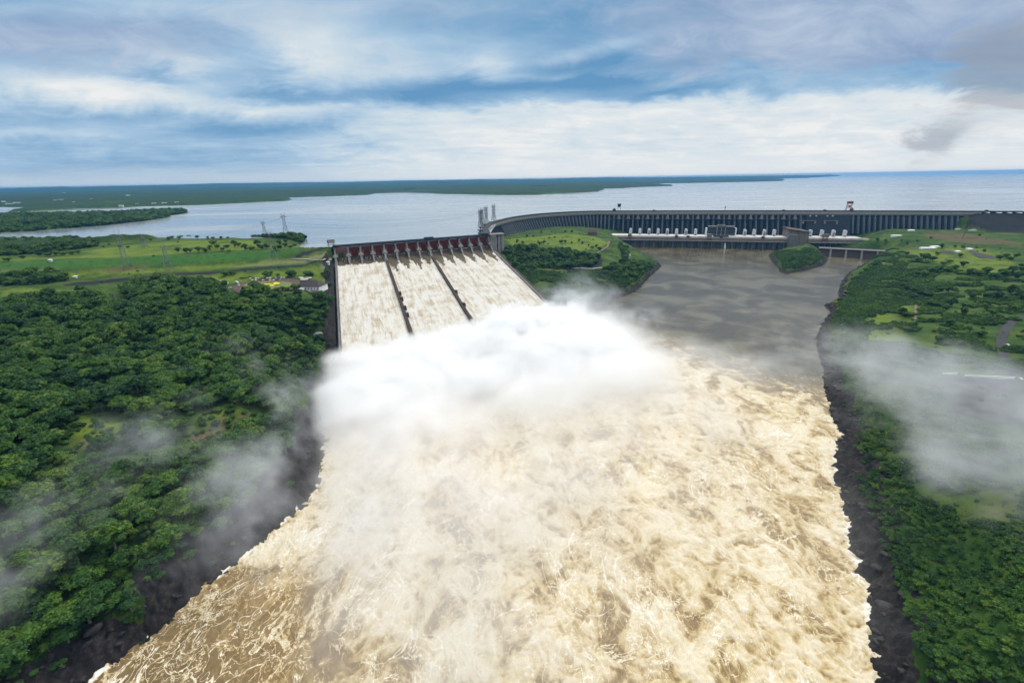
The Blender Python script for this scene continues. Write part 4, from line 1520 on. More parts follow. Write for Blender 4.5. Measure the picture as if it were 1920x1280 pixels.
# water racing down the chutes
def chute_water(a0, a1, piers, s_end):
    na_, ns_ = int((a1 - a0) / .8), 620
    A_, S_ = np.meshgrid(np.linspace(a0, a1, na_), np.r_[np.linspace(-2, s_end, ns_ - 60), np.linspace(s_end + 1, s_end + 80, 60)])
    base = np.where(S_ < s_end, chute_z(S_) + 3.2 * np.exp(-np.maximum(S_, 0) / 14), 0)
    ze = chute_z(s_end)
    t = np.maximum(S_ - s_end, 0)
    jet = ze + t * .32 - t ** 2 * .0085
    Z_ = np.where(S_ < s_end, base + .8, jet + .8)
    P_ = np.array(piers)
    dp = np.abs(A_[..., None] - P_).min(-1)
    left = a1 < 110
    half = 12.3
    nz_ = fbm(A_ / 3.5, S_ / 16, 4)
    if left:
        on = 42 + 9 * (dp / half) + 7 * nz_ - 6
        foam = ss(-4, 9, S_ - on)
    else:
        skew = (S_ - 40) * .045
        dpl = np.abs((A_ - skew)[..., None] - P_).min(-1)
        dpl = np.minimum(dpl, np.abs(A_ - a1))
        on = 38 + 66 * np.clip((dpl / half), 0, 1) ** 1.1 + 24 * nz_
        foam = ss(-9, 20, S_ - on)
        edge_ = ss(10, 3, np.abs(A_ - a0 - 5)) * ss(165, 60, S_) * ss(-.35, .1, fbm(A_ / 2.5, S_ / 5, 3) - .15)
        foam = np.clip(foam - edge_ * .8, 0, 1)
    lip = ss(.0, 3, S_) * ss(14, 3, S_) * (.55 + .5 * fbm(A_ / 1.2, S_ / 9, 3))
    if left:
        lip = ss(-1, 2, S_) * ss(46, 12, S_) * np.clip(.35 + .8 * fbm(A_ / 1.1, S_ / 22, 3), 0, 1)
    foam = np.maximum(foam, lip * .8)
    side = np.exp(-np.minimum(dp, np.minimum(A_ - a0, a1 - A_)) / .7) * ss(2, 12, S_) * (S_ < 60)
    foam = np.clip(np.maximum(foam, side), 0, 1)
    rough_ = fbm(A_ / 3, S_ / 5, 4)
    Z_ = Z_ + foam * ss(30, 70, S_) * (.55 * rough_ + .35 * fbm(A_ / 9, S_ / 26, 2)) + np.where(S_ > s_end, 3.0 * rough_, 0)
    w_ = SO[None, None] + SU * A_[..., None] + SV * S_[..., None]
    n_, m_ = A_.shape
    i = np.arange(n_ * m_).reshape(n_, m_)
    me = mesh_np('chute_water', np.stack([w_[..., 0].ravel(), w_[..., 1].ravel(), Z_.ravel()], 1), np.stack([i[:-1, :-1], i[1:, :-1], i[1:, 1:], i[:-1, 1:]], -1).reshape(-1, 4), True)
    attr(me, 'foam', foam.ravel())
    a = me.attributes.new('flow', 'FLOAT_VECTOR', 'POINT')
    a.data.foreach_set('vector', np.stack([A_.ravel(), S_.ravel(), np.zeros(A_.size)], 1).astype(np.float32).ravel())
    me.materials.append(M_CHUTE)
    return tag(link('chute_water', me), kind='structure')


t = NT('chute_water')
fl = t.attr('flow', 'Vector')
mp = t.n('ShaderNodeMapping', {0: fl, 3: (1.3, .13, 1.0)}).outputs[0]
mp2 = t.n('ShaderNodeMapping', {0: fl, 3: (1.0, .40, 1.0)}).outputs[0]
st1 = t.noise(mp, .13, 6, .65, .4)
st2 = t.noise(mp2, .75, 5, .75, .3)
st3 = t.noise(fl, .045, 4, .6)
fo = t.attr('foam')
fq_ = t.map(t.math('ADD', fo, t.math('MULTIPLY', t.math('SUBTRACT', st2, .5), .9)), .30, .62)
tan_ = t.map(t.math('ADD', t.math('MULTIPLY', st1, .7), t.math('ADD', t.math('MULTIPLY', st2, .5), t.math('MULTIPLY', st3, .5))), .78, 1.02)
white_ = t.mix(tan_, (.62, .60, .55), (.40, .325, .215))
speck = t.map(st2, .60, .74)
white_ = t.mix(t.math('MULTIPLY', speck, .75), white_, (.34, .27, .165))
dk = t.mix(st1, (.075, .058, .034), (.15, .12, .08))
c = t.mix(fq_, dk, white_)
hh_ = t.math('ADD', st2, t.math('MULTIPLY', st1, .6))
bmp = t.n('ShaderNodeBump', {'Strength': .6, 'Distance': .6, 'Height': hh_})
M_CHUTE = t.out(t.n('ShaderNodeBsdfPrincipled', {'Base Color': c, 'Roughness': t.map(fq_, 0, 1, .22, .85), 'IOR': 1.33, 'Normal': bmp.outputs[0]}).outputs[0])
chute_water(.2, 96.4, [EDGES[i] for i in range(0, 5)], 428)
chute_water(101.6, 195.4, [EDGES[i] for i in range(4, 9)], 408)
chute_water(200.6, 346.9, [EDGES[i] for i in range(8, 15)], 396)

# ------------------------------------------------------------------ main dam
def smooth_path(P, step):
    P = np.asarray(P, float)
    out = []
    for i in range(len(P) - 1):
        p0, p1, p2, p3 = P[max(i - 1, 0)], P[i], P[i + 1], P[min(i + 2, len(P) - 1)]
        n = max(2, int(np.hypot(*(p2 - p1)) / 4))
        for k in range(n):
            t_ = k / n
            out.append(.5 * ((2 * p1) + (-p0 + p2) * t_ + (2 * p0 - 5 * p1 + 4 * p2 - p3) * t_ ** 2 + (-p0 + 3 * p1 - 3 * p2 + p3) * t_ ** 3))
    out.append(P[-1])
    out = np.array(out)
    L = np.r_[0, np.cumsum(np.hypot(*(np.diff(out, axis=0).T)))]
    n = int(L[-1] / step)
    l = np.linspace(0, L[-1], n + 1)
    return np.stack([np.interp(l, L, out[:, 0]), np.interp(l, L, out[:, 1])], 1), l


DP, DL = smooth_path(CREST, 6.0)
DT = np.gradient(DP, axis=0)
DT /= np.hypot(DT[:, 0], DT[:, 1])[:, None]
for _ in range(3):
    DT = (np.roll(DT, 1, 0) + DT * 2 + np.roll(DT, -1, 0)) / 4 if False else DT
DN = np.stack([DT[:, 1], -DT[:, 0]], 1)        # downstream side
dam = empty('dam', (DP[40][0], DP[40][1], 0))
tag(dam, 'long curved buttress dam of dark streaked concrete holding back the reservoir', 'dam')
D0 = np.array([DP[40][0], DP[40][1]])
px_d = proj(np.c_[DP, np.full(len(DP), 113.)])[0]
# along the tight bend px doubles back: use length for everything


def dpt(l, n, z):
    x = np.interp(l, DL, DP[:, 0]) + np.interp(l, DL, DN[:, 0]) * n - D0[0]
    y = np.interp(l, DL, DP[:, 1]) + np.interp(l, DL, DN[:, 1]) * n - D0[1]
    return (float(x), float(y), float(z))


def l_at_px(px):
    i0 = 40
    return float(np.interp(px, px_d[i0:], DL[i0:]))


def sweep(name, sec, l0, l1, mat, step=9.0, parent=None):
    """Section (n,z) swept along the crest."""
    n = max(2, int((l1 - l0) / step))
    ls = np.linspace(l0, l1, n + 1)
    k = len(sec)
    vs = [dpt(l, p, q) for l in ls for p, q in sec]
    fs = [tuple(range(k))[::-1], tuple(range(n * k, (n + 1) * k))]
    for i in range(n):
        for j in range(k):
            fs.append((i * k + j, i * k + (j + 1) % k, (i + 1) * k + (j + 1) % k, (i + 1) * k + j))
    mb = MB()
    mb.add(vs, fs)
    return mb.build(name, mat, parent or dam)


LEND = l_at_px(1838)
sweep('crest_road', [(-6, 110.5), (-6, 112.7), (9, 112.7), (9, 110.5)], 0, DL[-1], M_ROADC)
sweep('parapet', [(-6.6, 110), (-6.6, 114), (-6.02, 114), (-6.02, 110)], 0, DL[-1], M_DARKC)
sweep('parapet', [(9.02, 112.2), (9.02, 113.9), (9.5, 113.9), (9.5, 112.2)], 0, DL[-1], M_DARKC)
sweep('crest_face', [(-5.8, 99), (-5.8, 110.4), (10.2, 110.4), (10.2, 103), (7.5, 100.5), (7.5, 99)], 0, LEND, M_PALE)
sweep('upstream_face', [(-5.6, 20), (-5.6, 99), (2, 99), (10, 70), (18, 20)], 0, LEND, M_DARKC)  # shade between the buttresses is put into this dark concrete
l_a, l_b, l_c, l_d = l_at_px(1152), l_at_px(1502), l_at_px(1600), l_at_px(1826)


def buttress(l, zb, th=(1.6, 3.6, 2.6), slope=.55, ztop=99.6, mat=None, reach=0.):
    mb = MB()
    zm = ztop - 10
    ns = lambda z: 8.5 + reach + (ztop - z) * slope
    lv = [(ztop, th[0]), (zm, th[1]), ((zm + zb) / 2, (th[1] + th[2]) / 2), (zb, th[2])]
    vs = []
    for z, h in lv:
        vs += [dpt(l - h, -2, z), dpt(l + h, -2, z), dpt(l + h, ns(z) - 2, z), dpt(l + h * .45, ns(z), z), dpt(l - h * .45, ns(z), z), dpt(l - h, ns(z) - 2, z)]
    fs = [tuple(range(6)), tuple(range(18, 24))[::-1]]
    for i in range(3):
        for j in range(6):
            fs.append((i * 6 + j, i * 6 + (j + 1) % 6, i * 6 + 6 + (j + 1) % 6, i * 6 + 6 + j))
    mb.add(vs, fs)
    return mb.build('buttress', mat or M_BUT, dam)


nb_ = 0
l = l_at_px(936)
while l < l_a - 5:
    buttress(l, 45, (1.5, 4.0, 2.4))
    l += 15.6
    nb_ += 1
unit = (l_b - l_a) / 18.0
for k in range(19):
    l = l_a + k * unit
    buttress(l, 22, (2.4, 3.2, 2.8), .62, mat=M_BUT)
    nb_ += 1
for k in range(18):
    # wedge-shaped penstock inlet block between two buttresses
    l = l_a + (k + .5) * unit
    mb = MB()
    for (z0_, h0, z1_, h1, n0, n1) in ((99.6, 1.6, 84, 7.2, 11, 19), ):
        mb.hexa([dpt(l - h1, 4, z1_), dpt(l + h1, 4, z1_), dpt(l + h1 * .8, n1, z1_), dpt(l - h1 * .8, n1, z1_), dpt(l - h0, 4, z0_), dpt(l + h0, 4, z0_), dpt(l + h0, n0, z0_), dpt(l - h0, n0, z0_)])
    mb.build('inlet_block', M_CON, dam)
    # penstock below it
    if k < 18:
        mb = MB()
        mb.tube([dpt(l, 12, 84), dpt(l, 34, 55), dpt(l, 52, 30)], [4.6, 4.6, 4.6], 12)
        mb.build('penstock', M_DARKC, dam, smooth=True)
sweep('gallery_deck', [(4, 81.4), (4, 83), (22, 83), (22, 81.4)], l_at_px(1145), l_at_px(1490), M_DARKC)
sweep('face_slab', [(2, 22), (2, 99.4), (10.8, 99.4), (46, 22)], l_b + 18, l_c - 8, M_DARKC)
for pc in (1517, 1558):
    l = l_at_px(pc)
    mb = MB()
    w2 = 22
    mb.hexa([dpt(l - w2, 10, 79), dpt(l + w2, 10, 79), dpt(l + w2, 24, 79), dpt(l - w2, 24, 79), dpt(l - w2, 10, 81.2), dpt(l + w2, 10, 81.2), dpt(l + w2, 24, 81.2), dpt(l - w2, 24, 81.2)])
    for q in (-w2 + 3, w2 - 3):
        mb.hexa([dpt(l + q - 2.4, 10, 70), dpt(l + q + 2.4, 10, 70), dpt(l + q + 2.4, 27, 70), dpt(l + q - 2.4, 27, 70), dpt(l + q - 2.4, 10, 78.9), dpt(l + q + 2.4, 10, 78.9), dpt(l + q + 2.4, 23, 78.9), dpt(l + q - 2.4, 23, 78.9)])
    mb.build('gallery_frame', M_TAN, dam)
for pc in (1519, 1530, 1551, 1561):
    l = l_at_px(pc)
    mb = MB()
    mb.hexa([dpt(l - 2.2, 10, 94.5), dpt(l + 2.2, 10, 94.5), dpt(l + 2.2, 13.6, 94.5), dpt(l - 2.2, 13.6, 94.5), dpt(l - 2.2, 10, 98), dpt(l + 2.2, 10, 98), dpt(l + 2.2, 13.6, 98), dpt(l - 2.2, 13.6, 98)])
    mb.build('white_hatch', M_WHITE, dam)
l = l_c
while l < l_d:
    buttress(l, 40, (1.4, 3.6, 2.2))
    l += (l_d - l_c) / 20.5
    nb_ += 1
print('BUTTRESSES', nb_)
# abutment where the spillway meets the dam
ab = empty('abutment_tower', (0, 0, 0))
tag(ab, 'pale concrete abutment pillars between the last red gate and the curved dam', 'abutment')
p0 = np.array(un(934, 471, 64))
mb = MB()


def absp(a, s, z):
    p = sp(a, s)
    return (p[0], p[1], z)


mb.box((350.5, -14, 60), (368, 8, 107), absp)
mb.box((350.5, -14, 107), (364, 14, 112.5), absp)
mb.build('stepped_block', M_PALE, ab)
mb = MB()
mb.box((370, -12, 58), (376, 10, 111), absp)
mb.box((378.5, -12, 58), (386, 10, 113), absp)
mb.box((376, -10, 58), (378.5, 4, 110), absp)
mb.build('pillar', M_PALE, ab)
mb = MB()
mb.box((349.5, -16, 112.6), (388, 16, 114), absp)
mb.build('deck_slab', M_CON, ab)
# ------------------------------------------------------------------ powerhouse below the dam
PA, PB_ = np.array(un(1172, 462, 0)), np.array(un(1480, 467.5, 0))
PU = (PB_ - PA) / np.hypot(*(PB_ - PA))
PN = np.array([-PU[1], PU[0]])                  # away from the river, towards the dam
PLEN = float(np.hypot(*(PB_ - PA)))


def PT(l, d, z):
    p = PA + PU * l + PN * d
    return (float(p[0] - PA[0]), float(p[1] - PA[1]), float(z))


def PW(l, d):
    return PA + PU * l + PN * d


def l_px(px, d=0., z=0.):
    """Length along the powerhouse whose point at depth d and level z shows at photo column px."""
    lo, hi = -400., 1200.
    for _ in range(40):
        m = (lo + hi) / 2
        p = PW(m, d)
        if proj([[p[0], p[1], z]])[0][0] < px:
            lo = m
        else:
            hi = m
    return (lo + hi) / 2


def zl(l, d, py):
    p = PW(l, d)
    return z_at(p[0], p[1], py)


lm = l_px(1300)
Z_TAN = zl(lm, 0, 451.0)      # foot of the tan band
Z_WALL = zl(lm, 0, 446.0)     # roof level
Z_BACK = 0
print('PH', PLEN, Z_TAN, Z_WALL)
DEPTH = 62.
ph = empty('powerhouse', (PA[0], PA[1], 0))
tag(ph, 'long low powerhouse with pale roof along the foot of the dam', 'powerhouse')
L0, L1 = l_px(1120, 0, 30), l_px(1640, 0, 30)
LB0, LB1 = l_px(1476, 0, 20), l_px(1515, 0, 20)
mb = MB()
for a0_, a1_ in ((L0, LB0), (LB1, L1)):
    mb.box((a0_, 0, Z_TAN), (a1_, DEPTH, Z_WALL), PT)
    mb.box((a0_, 10, -6), (a1_, DEPTH, Z_TAN), PT)
mb.build('wall', M_TAN, ph)
mb = MB()
for a0_, a1_ in ((L0, LB0), (LB1, l_px(1618, 0, 30))):
    mb.box((a0_ + 2, 4, Z_WALL + .02), (a1_, DEPTH - 1, Z_WALL + 5.0), PT)
M_ROOFP = simple_mat('pale_roof', (.52, .50, .47), .8, .25, .06)
mb.build('roof', M_ROOFP, ph)
mb = MB()
for a0_, a1_ in ((L0, LB0), (LB1, L1)):
    mb.box((a0_, -1.2, Z_WALL - 1.2), (a1_, -.02, Z_WALL + .9), PT)
    mb.box((a0_, -6, Z_TAN - 1.4), (a1_, 9.8, Z_TAN - .02), PT)
mb.build('cornice', M_PALE, ph)
a_ = l_px(1165, 0, 5)
kk = 0
while a_ < LB0 - 4:
    mb = MB()
    mb.hexa([PT(a_ - 1.8, -9, -5), PT(a_ + 1.8, -9, -5), PT(a_ + 1.8, 9.6, -5), PT(a_ - 1.8, 9.6, -5), PT(a_ - 1.4, -2, Z_TAN - 1.45), PT(a_ + 1.4, -2, Z_TAN - 1.45), PT(a_ + 1.4, 9.6, Z_TAN - 1.45), PT(a_ - 1.4, 9.6, Z_TAN - 1.45)])
    mb.build('tailrace_pier', M_BUT if kk % 2 else M_DARKC, ph)
    a_ += PLEN / 33.4
    kk += 1
for a0_ in np.arange(LB1 + 8, L1 - 10, 16.0):
    mb = MB()
    mb.box((a0_, -.6, Z_TAN - 14), (a0_ + 8, 9.6, Z_TAN - 1.5), PT)
    mb.build('draft_opening', M_DARKC, ph)
for px in (1268, 1290, 1275 + 155, 1352):
    l = l_px(px, 3, Z_WALL)
    mb = MB()
    mb.box((l - 4, -2.5, Z_WALL + .95), (l + 4, 6, Z_WALL + 6.5), PT)
    mb.box((l - 4.8, -3.2, Z_WALL + 6.5), (l + 4.8, 6.8, Z_WALL + 7.3), PT)
    mb.build('roof_hatch', M_DARKC, ph)
mb = MB()
l = l_px(1352, 0, Z_WALL)
mb.box((l - 24, 2, Z_WALL + 5.05), (l + 24, 20, Z_WALL + 8.5), PT)
mb.build('entrance_canopy', M_DARKC, ph)


def abs_(root):
    ox, oy = root.location[0] - PA[0], root.location[1] - PA[1]

    def T(l, d, z):
        x, y, zz = PT(l, d, z)
        return (x - ox, y - oy, zz - root.location[2])
    return T


# white round-topped towers on the roof
names = ['leftmost', 'second', 'third', 'fourth', 'fifth', 'sixth', 'seventh', 'eighth']
TW = [1182, 1199.5, 1216.5, 1233.5, 1250.7, 1268, 1285.6, 1303.5]
TW2 = [1395.5, 1413, 1432, 1450.5]
TW3 = [1518, 1539.5, 1561, 1582.5]
ZR = Z_WALL + 5.02
ZTOP = zl(lm, DEPTH - 14, 428.8)


M_SHELL = simple_mat('weathered_white_paint', (.58, .58, .57), .6, .12, .3)


def vent(px, lab, door):
    l = l_px(px, DEPTH - 14, ZR)
    p = PW(l, DEPTH - 14)
    o = empty('vent_tower', (p[0], p[1], ZR))
    o.rotation_euler = (0, 0, math.atan2(PU[1], PU[0]))
    tag(o, lab, 'tower', 'white towers on the powerhouse roof')
    h = ZTOP - ZR
    w_ = 4.7
    mb = MB()
    prof = [(-w_, 0), (-w_, h - 3.2)] + [(-w_ * math.cos(a), h - 3.2 + 3.2 * math.sin(a)) for a in np.linspace(.3, math.pi - .3, 7)] + [(w_, h - 3.2), (w_, 0)]
    mb.prism(prof, -5, 5, lambda r, p_, q: (p_, r, q))
    mb.build('shell', M_SHELL, o)
    mb = MB()
    mb.box((-w_ + 1.4, -5.4, 0), (w_ - 1.4, -5.02, h * .62 if door else 3.2))
    mb.build('door', M_STEEL if door else M_DSTEEL, o)
    return o


for i, px in enumerate(TW):
    vent(px, f'white round-topped tower, {names[i]} of the eight left of the powerhouse office', i in (2, 4, 6))
for i, px in enumerate(TW2):
    vent(px, f'white round-topped tower, {names[i]} of the four between office and square block', i in (0, 2))
for i, px in enumerate(TW3):
    vent(px, f'white round-topped tower, {names[i]} of the four right of the square block', i in (2,))

# office block in the middle of the powerhouse
la, lb = l_px(1322, DEPTH - 8, ZR), l_px(1379, DEPTH - 8, ZR)
of = empty('office_building', (*PW((la + lb) / 2, DEPTH - 8), ZR))
tag(of, 'office building with dark glass storeys between white end walls on powerhouse', 'office')
T = abs_(of)
zt = zl((la + lb) / 2, DEPTH - 14, 425.0)
d0, d1 = DEPTH - 16, DEPTH + 6
for a0_, a1_ in ((la, la + 4), (lb - 4, lb)):
    mb = MB()
    mb.box((a0_, d0 - 1, ZR), (a1_, d1, zt - 5), T)
    mb.build('end_wall', M_WHITE, of)
NF = 6
for k in range(NF):
    z0_ = ZR + (zt - ZR) * k / NF
    z1_ = ZR + (zt - ZR) * (k + 1) / NF
    ins = 8 if k == NF - 1 else 0
    mb = MB()
    mb.box((la + 4.1 + ins, d0 + .3, z0_ + .9), (lb - 4.1 - ins, d1 - 1, z1_ - .02), T)
    mb.build('window_band', M_GLASS, of)
    mb = MB()
    mb.box((la + 4.1 + ins, d0 - 1.6, z0_), (lb - 4.1 - ins, d1, z0_ + .88), T)
    mb.build('floor_slab', M_CON, of)
for q in (.36, .5, .63):
    mb = MB()
    lc = la + (lb - la) * q
    mb.box((lc - .8, d0 - 2.2, ZR + .9), (lc + .8, d0 - 1.65, zt - 1), T)
    mb.build('column', M_PALE, of)
mb = MB()
mb.box((la + 7, d0 - 3, zt), (lb - 7, d1, zt + 1.1), T)
lc = (la + lb) / 2
mb.box((lc - 14, d0 + 2, zt + 1.1), (lc + 14, d1 - 4, zt + 4.5), T)
rf = mb.build('roof', M_CON, of)
mb = MB()
for q in (-12, -5, 0, 6, 12):
    p_, q_ = T(lc + q, d0 + 5, zt + 4.5), T(lc + q, d0 + 5, zt + 11 - abs(q) * .25)
    mb.bar(p_, q_, .35)
mb.build('antenna', M_STEEL, rf)

# square concrete block between the two halves
bk = empty('assembly_block', (*PW((LB0 + LB1) / 2, 10), 0))
tag(bk, 'tall square concrete block with sloping brown roof splitting the powerhouse', 'building')
T = abs_(bk)
zr0 = zl(LB0, 20, 428)
zr1 = zl(LB1, 20, 434)
mb = MB()
mb.hexa([T(LB0, 6, -6), T(LB1, 6, -6), T(LB1, DEPTH + 10, -6), T(LB0, DEPTH + 10, -6), T(LB0, 6, zr0 - 3), T(LB1, 6, zr1 - 3), T(LB1, DEPTH + 10, zr1 - 3), T(LB0, DEPTH + 10, zr0 - 3)])
mb.build('wall', M_TAN, bk)
mb = MB()
mb.hexa([T(LB0 - 3, 2, zr0 - 2.98), T(LB1 + 3, 2, zr1 - 2.98), T(LB1 + 3, DEPTH + 14, zr1 - 2.98), T(LB0 - 3, DEPTH + 14, zr0 - 2.98), T(LB0 - 3, 2, zr0), T(LB1 + 3, 2, zr1), T(LB1 + 3, DEPTH + 14, zr1 + 1), T(LB0 - 3, DEPTH + 14, zr0 + 1)])
mb.build('roof', M_TILE, bk)
mb = MB()
mb.box((LB0 - 1, -14, -6), (LB0 + 24, 5.9, zl(LB0, -14, 440)), T)
mb.build('lower_tower', M_CON, bk)

# small block with a hipped brown roof left of the powerhouse
g0 = ground(1111, 441)
sb = empty('hipped_building', (g0[0], g0[1], g0[2] - 2))
tag(sb, 'small square building with hipped brown roof at left end of powerhouse', 'building')
sb.rotation_euler = (0, 0, math.atan2(PU[1], PU[0]))
mb = MB()
mb.box((-15, -11, -6), (15, 11, 13))
mb.build('wall', M_TAN, sb)
mb = MB()
vs = [(-19, -14, 13.02), (19, -14, 13.02), (19, 14, 13.02), (-19, 14, 13.02), (-9, -2, 24), (11, -2, 24), (11, 4, 24), (-9, 4, 24)]
mb.hexa(vs)
mb.build('roof', M_TILE, sb)
mb = MB()
for q in (-9, -3, 3, 9):
    mb.box((q - 1.2, -11.15, 4), (q + 1.2, -11.02, 9))
mb.build('window', M_GLASS, sb)


# small red gantry cranes straddling the powerhouse roof edge
def roof_crane(px, lab, h, w_):
    l = l_px(px, 1, Z_WALL + 5)
    p = PW(l, 1)
    o = empty('gantry_crane', (p[0], p[1], Z_TAN))
    o.rotation_euler = (0, 0, math.atan2(PU[1], PU[0]))
    tag(o, lab, 'crane', 'red gantry cranes on the powerhouse')
    top = h
    for sx in (-1, 1):
        for sy in (-1, 1):
            mb = MB()
            mb.bar((sx * w_ * .5, sy * 3.2, 0), (sx * w_ * .38, sy * 3.0, top * .62), .7)
            mb.build('leg', M_CRANE, o)
    mb = MB()
    mb.box((-w_ * .62, -4.2, top * .62), (w_ * .62, 4.2, top))
    mb.box((-w_ * .7, -4.8, top), (w_ * .7, 4.8, top + .8))
    mb.build('machine_house', M_TAN, o)
    mb = MB()
    mb.box((-w_ * .55, -3.6, top * .3), (w_ * .55, -2.6, top * .38))
    mb.build('cross_beam', M_CRANE, o)


roof_crane(1181, 'small red gantry crane before the leftmost white tower', 19, 10)
roof_crane(1330, 'red gantry crane in front of the office left corner', 22, 12)
roof_crane(1547, 'rusty red gantry crane right of the square concrete block', 26, 15)

# jet of water at the powerhouse foot
p = PW(l_px(1358, -14, 0), -14)
mb = MB()
pts, rad = [], []
for k in range(12):
    t_ = k / 11
    pts.append((0, -t_ * 3, 19 * (1 - (t_ * 1.0 - .0) ** 2)))
    rad.append(1.1 + 1.9 * t_ ** 1.3)
mb.tube(pts, rad, 12)
jt = mb.build('water_jet', M_WHITE, None, smooth=True)
jt.location = (p[0], p[1], -.5)
tag(jt, kind='structure')
for v_ in jt.data.vertices:
    n_ = pnoise(np.array([v_.co.z * .9]), np.array([v_.co.x * 1.3 + v_.co.y]))[0]
    v_.co.x *= 1 + .5 * n_
    v_.co.y *= 1 + .3 * n_

# weir with slanted piers between the island and the right bank
WA, WB = np.array(un(1552, 482, 0)), np.array(un(1655, 488, 0))
wl0 = float(np.hypot(*(WB - WA)))
WU = (WB - WA) / wl0
WN = np.array([-WU[1], WU[0]])
cw = empty('control_weir', (WA[0], WA[1], 0))
tag(cw, 'brown stained weir with four slanted piers right of the island', 'weir')


def WT(l, d, z):
    p = WU * l + WN * d
    return (float(p[0]), float(p[1]), float(z))


zt = z_at(*(WA + WN * 30), 465)
mb = MB()
mb.hexa([WT(-25, 0, -6), WT(wl0 + 40, 0, -6), WT(wl0 + 40, 70, -6), WT(-25, 70, -6), WT(-25, 26, zt - 2), WT(wl0 + 40, 26, zt - 2), WT(wl0 + 40, 70, zt - 2), WT(-25, 70, zt - 2)])
mb.build('wall', M_BROWN, cw)
mb = MB()
mb.box((-25, 20, zt - 1.98), (wl0 + 40, 44, zt), WT)
mb.build('deck', M_CON, cw)
for q in (.04, .33, .62, .90):
    l = wl0 * q
    mb = MB()
    mb.hexa([WT(l - 3, -7, -6), WT(l + 3, -7, -6), WT(l + 3, 30, -6), WT(l - 3, 30, -6), WT(l - 2, 18, zt - 2.1), WT(l + 2, 18, zt - 2.1), WT(l + 2, 30, zt - 2.1), WT(l - 2, 30, zt - 2.1)])
    mb.build('pier', M_CON, cw)

# ------------------------------------------------------------------ on the crest of the dam
def crest_thing(px, name, lab, cat, group=None, n=1.5):
    l = l_at_px(px)
    x, y, z = dpt(l, n, 112.75)
    o = empty(name, (x + D0[0], y + D0[1], z))
    i = int(np.searchsorted(DL, l))
    o.rotation_euler = (0, 0, math.atan2(DT[i][1], DT[i][0]))
    tag(o, lab, cat, group)
    return o


o = crest_thing(1160.5, 'gantry_crane', 'dark gantry crane standing on the crest above the left buttresses', 'crane')
for sx in (-5, 5):
    for sy in (-6, 6):
        mb = MB()
        mb.bar((sx, sy, 0), (sx, sy * .9, 20), .7)
        mb.build('leg', M_DSTEEL, o)
mb = MB()
mb.box((-6.5, -7.5, 18), (6.5, 7.5, 26))
mb.box((-7.2, -8, 26), (7.2, 8, 27))
mb.build('machine_house', M_DSTEEL, o)
mb = MB()
mb.box((-3.5, -2, 14), (3.5, 2, 17.98))
mb.build('trolley', M_DSTEEL, o)
o = crest_thing(1151.5, 'hoist_unit', 'low dark hoist unit on the crest left of the dark gantry crane', 'hoist')
mb = MB()
mb.box((-6.5, -4, 0), (6.5, 4, 7))
mb.build('housing', M_DSTEEL, o)
mb = MB()
mb.box((-2, -2.5, 7.02), (3, 2.5, 11))
mb.build('cabin', M_DSTEEL, o)
o = crest_thing(1590.5, 'gantry_crane', 'red gantry crane with leaning legs on the crest above the square block', 'crane')
for sx, tx in ((-9, -6), (5, 6)):
    for sy in (-5, 5):
        mb = MB()
        mb.bar((sx, sy, 0), (tx, sy * .8, 25), .85)
        mb.build('leg', M_CRANE, o)
mb = MB()
mb.box((-8, -6, 24.5), (8, 6, 32))
mb.build('machine_house', M_CRANE, o)
mb = MB()
mb.box((-7, -5, 11), (6.2, 5, 12.2))
mb.box((-2, -4, 12.2), (3, 4, 19))
mb.build('trolley', M_PINK, o)
mb = MB()
mb.box((4, -5.5, .4), (13, 5.5, 7))
mb.box((7, -3, 7), (11, 3, 10.5))
mb.build('counterweight', M_CRANE, o)
o = crest_thing(1359, 'mast', 'thin dark mast on the dam crest above the office building', 'mast')
mb = MB()
mb.bar((0, 0, 0), (0, 0, 19), .6)
mb.build('pole', M_DSTEEL, o)
mb = MB()
mb.box((-1.8, -1.5, 8), (2.2, 1.5, 11))
mb.box((-1.6, -1.2, 14), (1.6, 1.2, 16.5))
mb.build('platform', M_DSTEEL, o)
lampn = -1
for i, px in enumerate(np.arange(1184, 1660, 17.75)):
    if abs(px - 1590) < 9:
        continue
    lampn += 1
    o = crest_thing(px, 'street_lamp', f'thin white lamp post on the dam crest, {ORD[lampn]} from the left' if lampn else 'leftmost thin white lamp post on the dam crest', 'street lamp', 'lamp posts along the dam crest', 8)
    if i:
        pass
    mb = MB()
    mb.bar((0, 0, 0), (0, 0, 18), .24, 6)
    mb.build('pole', M_WHITE, o)
    mb = MB()
    mb.box((-.3, -2.2, 17.9), (.3, .3, 18.3))
    mb.build('lamp_head', M_WHITE, o)
for i, (px, lab) in enumerate([(1226, 'low dark hoist box on the crest right of the dark gantry crane'), (1469, 'low dark hoist box on the crest above the rightmost of four towers'), (1546, 'low dark hoist box on the crest left of the red gantry crane'), (1849, 'low dark hoist box at the far right end of the crest')]):
    o = crest_thing(px, 'hoist_box', lab, 'hoist box', 'hoist boxes along the crest')
    mb = MB()
    mb.box((-4.5, -3, 0), (4.5, 3, 3.6))
    mb.build('housing', M_DSTEEL, o)
    mb = MB()
    mb.box((-2, -1.5, 3.62), (1.5, 1.5, 4.8))
    mb.build('hatch', M_DSTEEL, o)


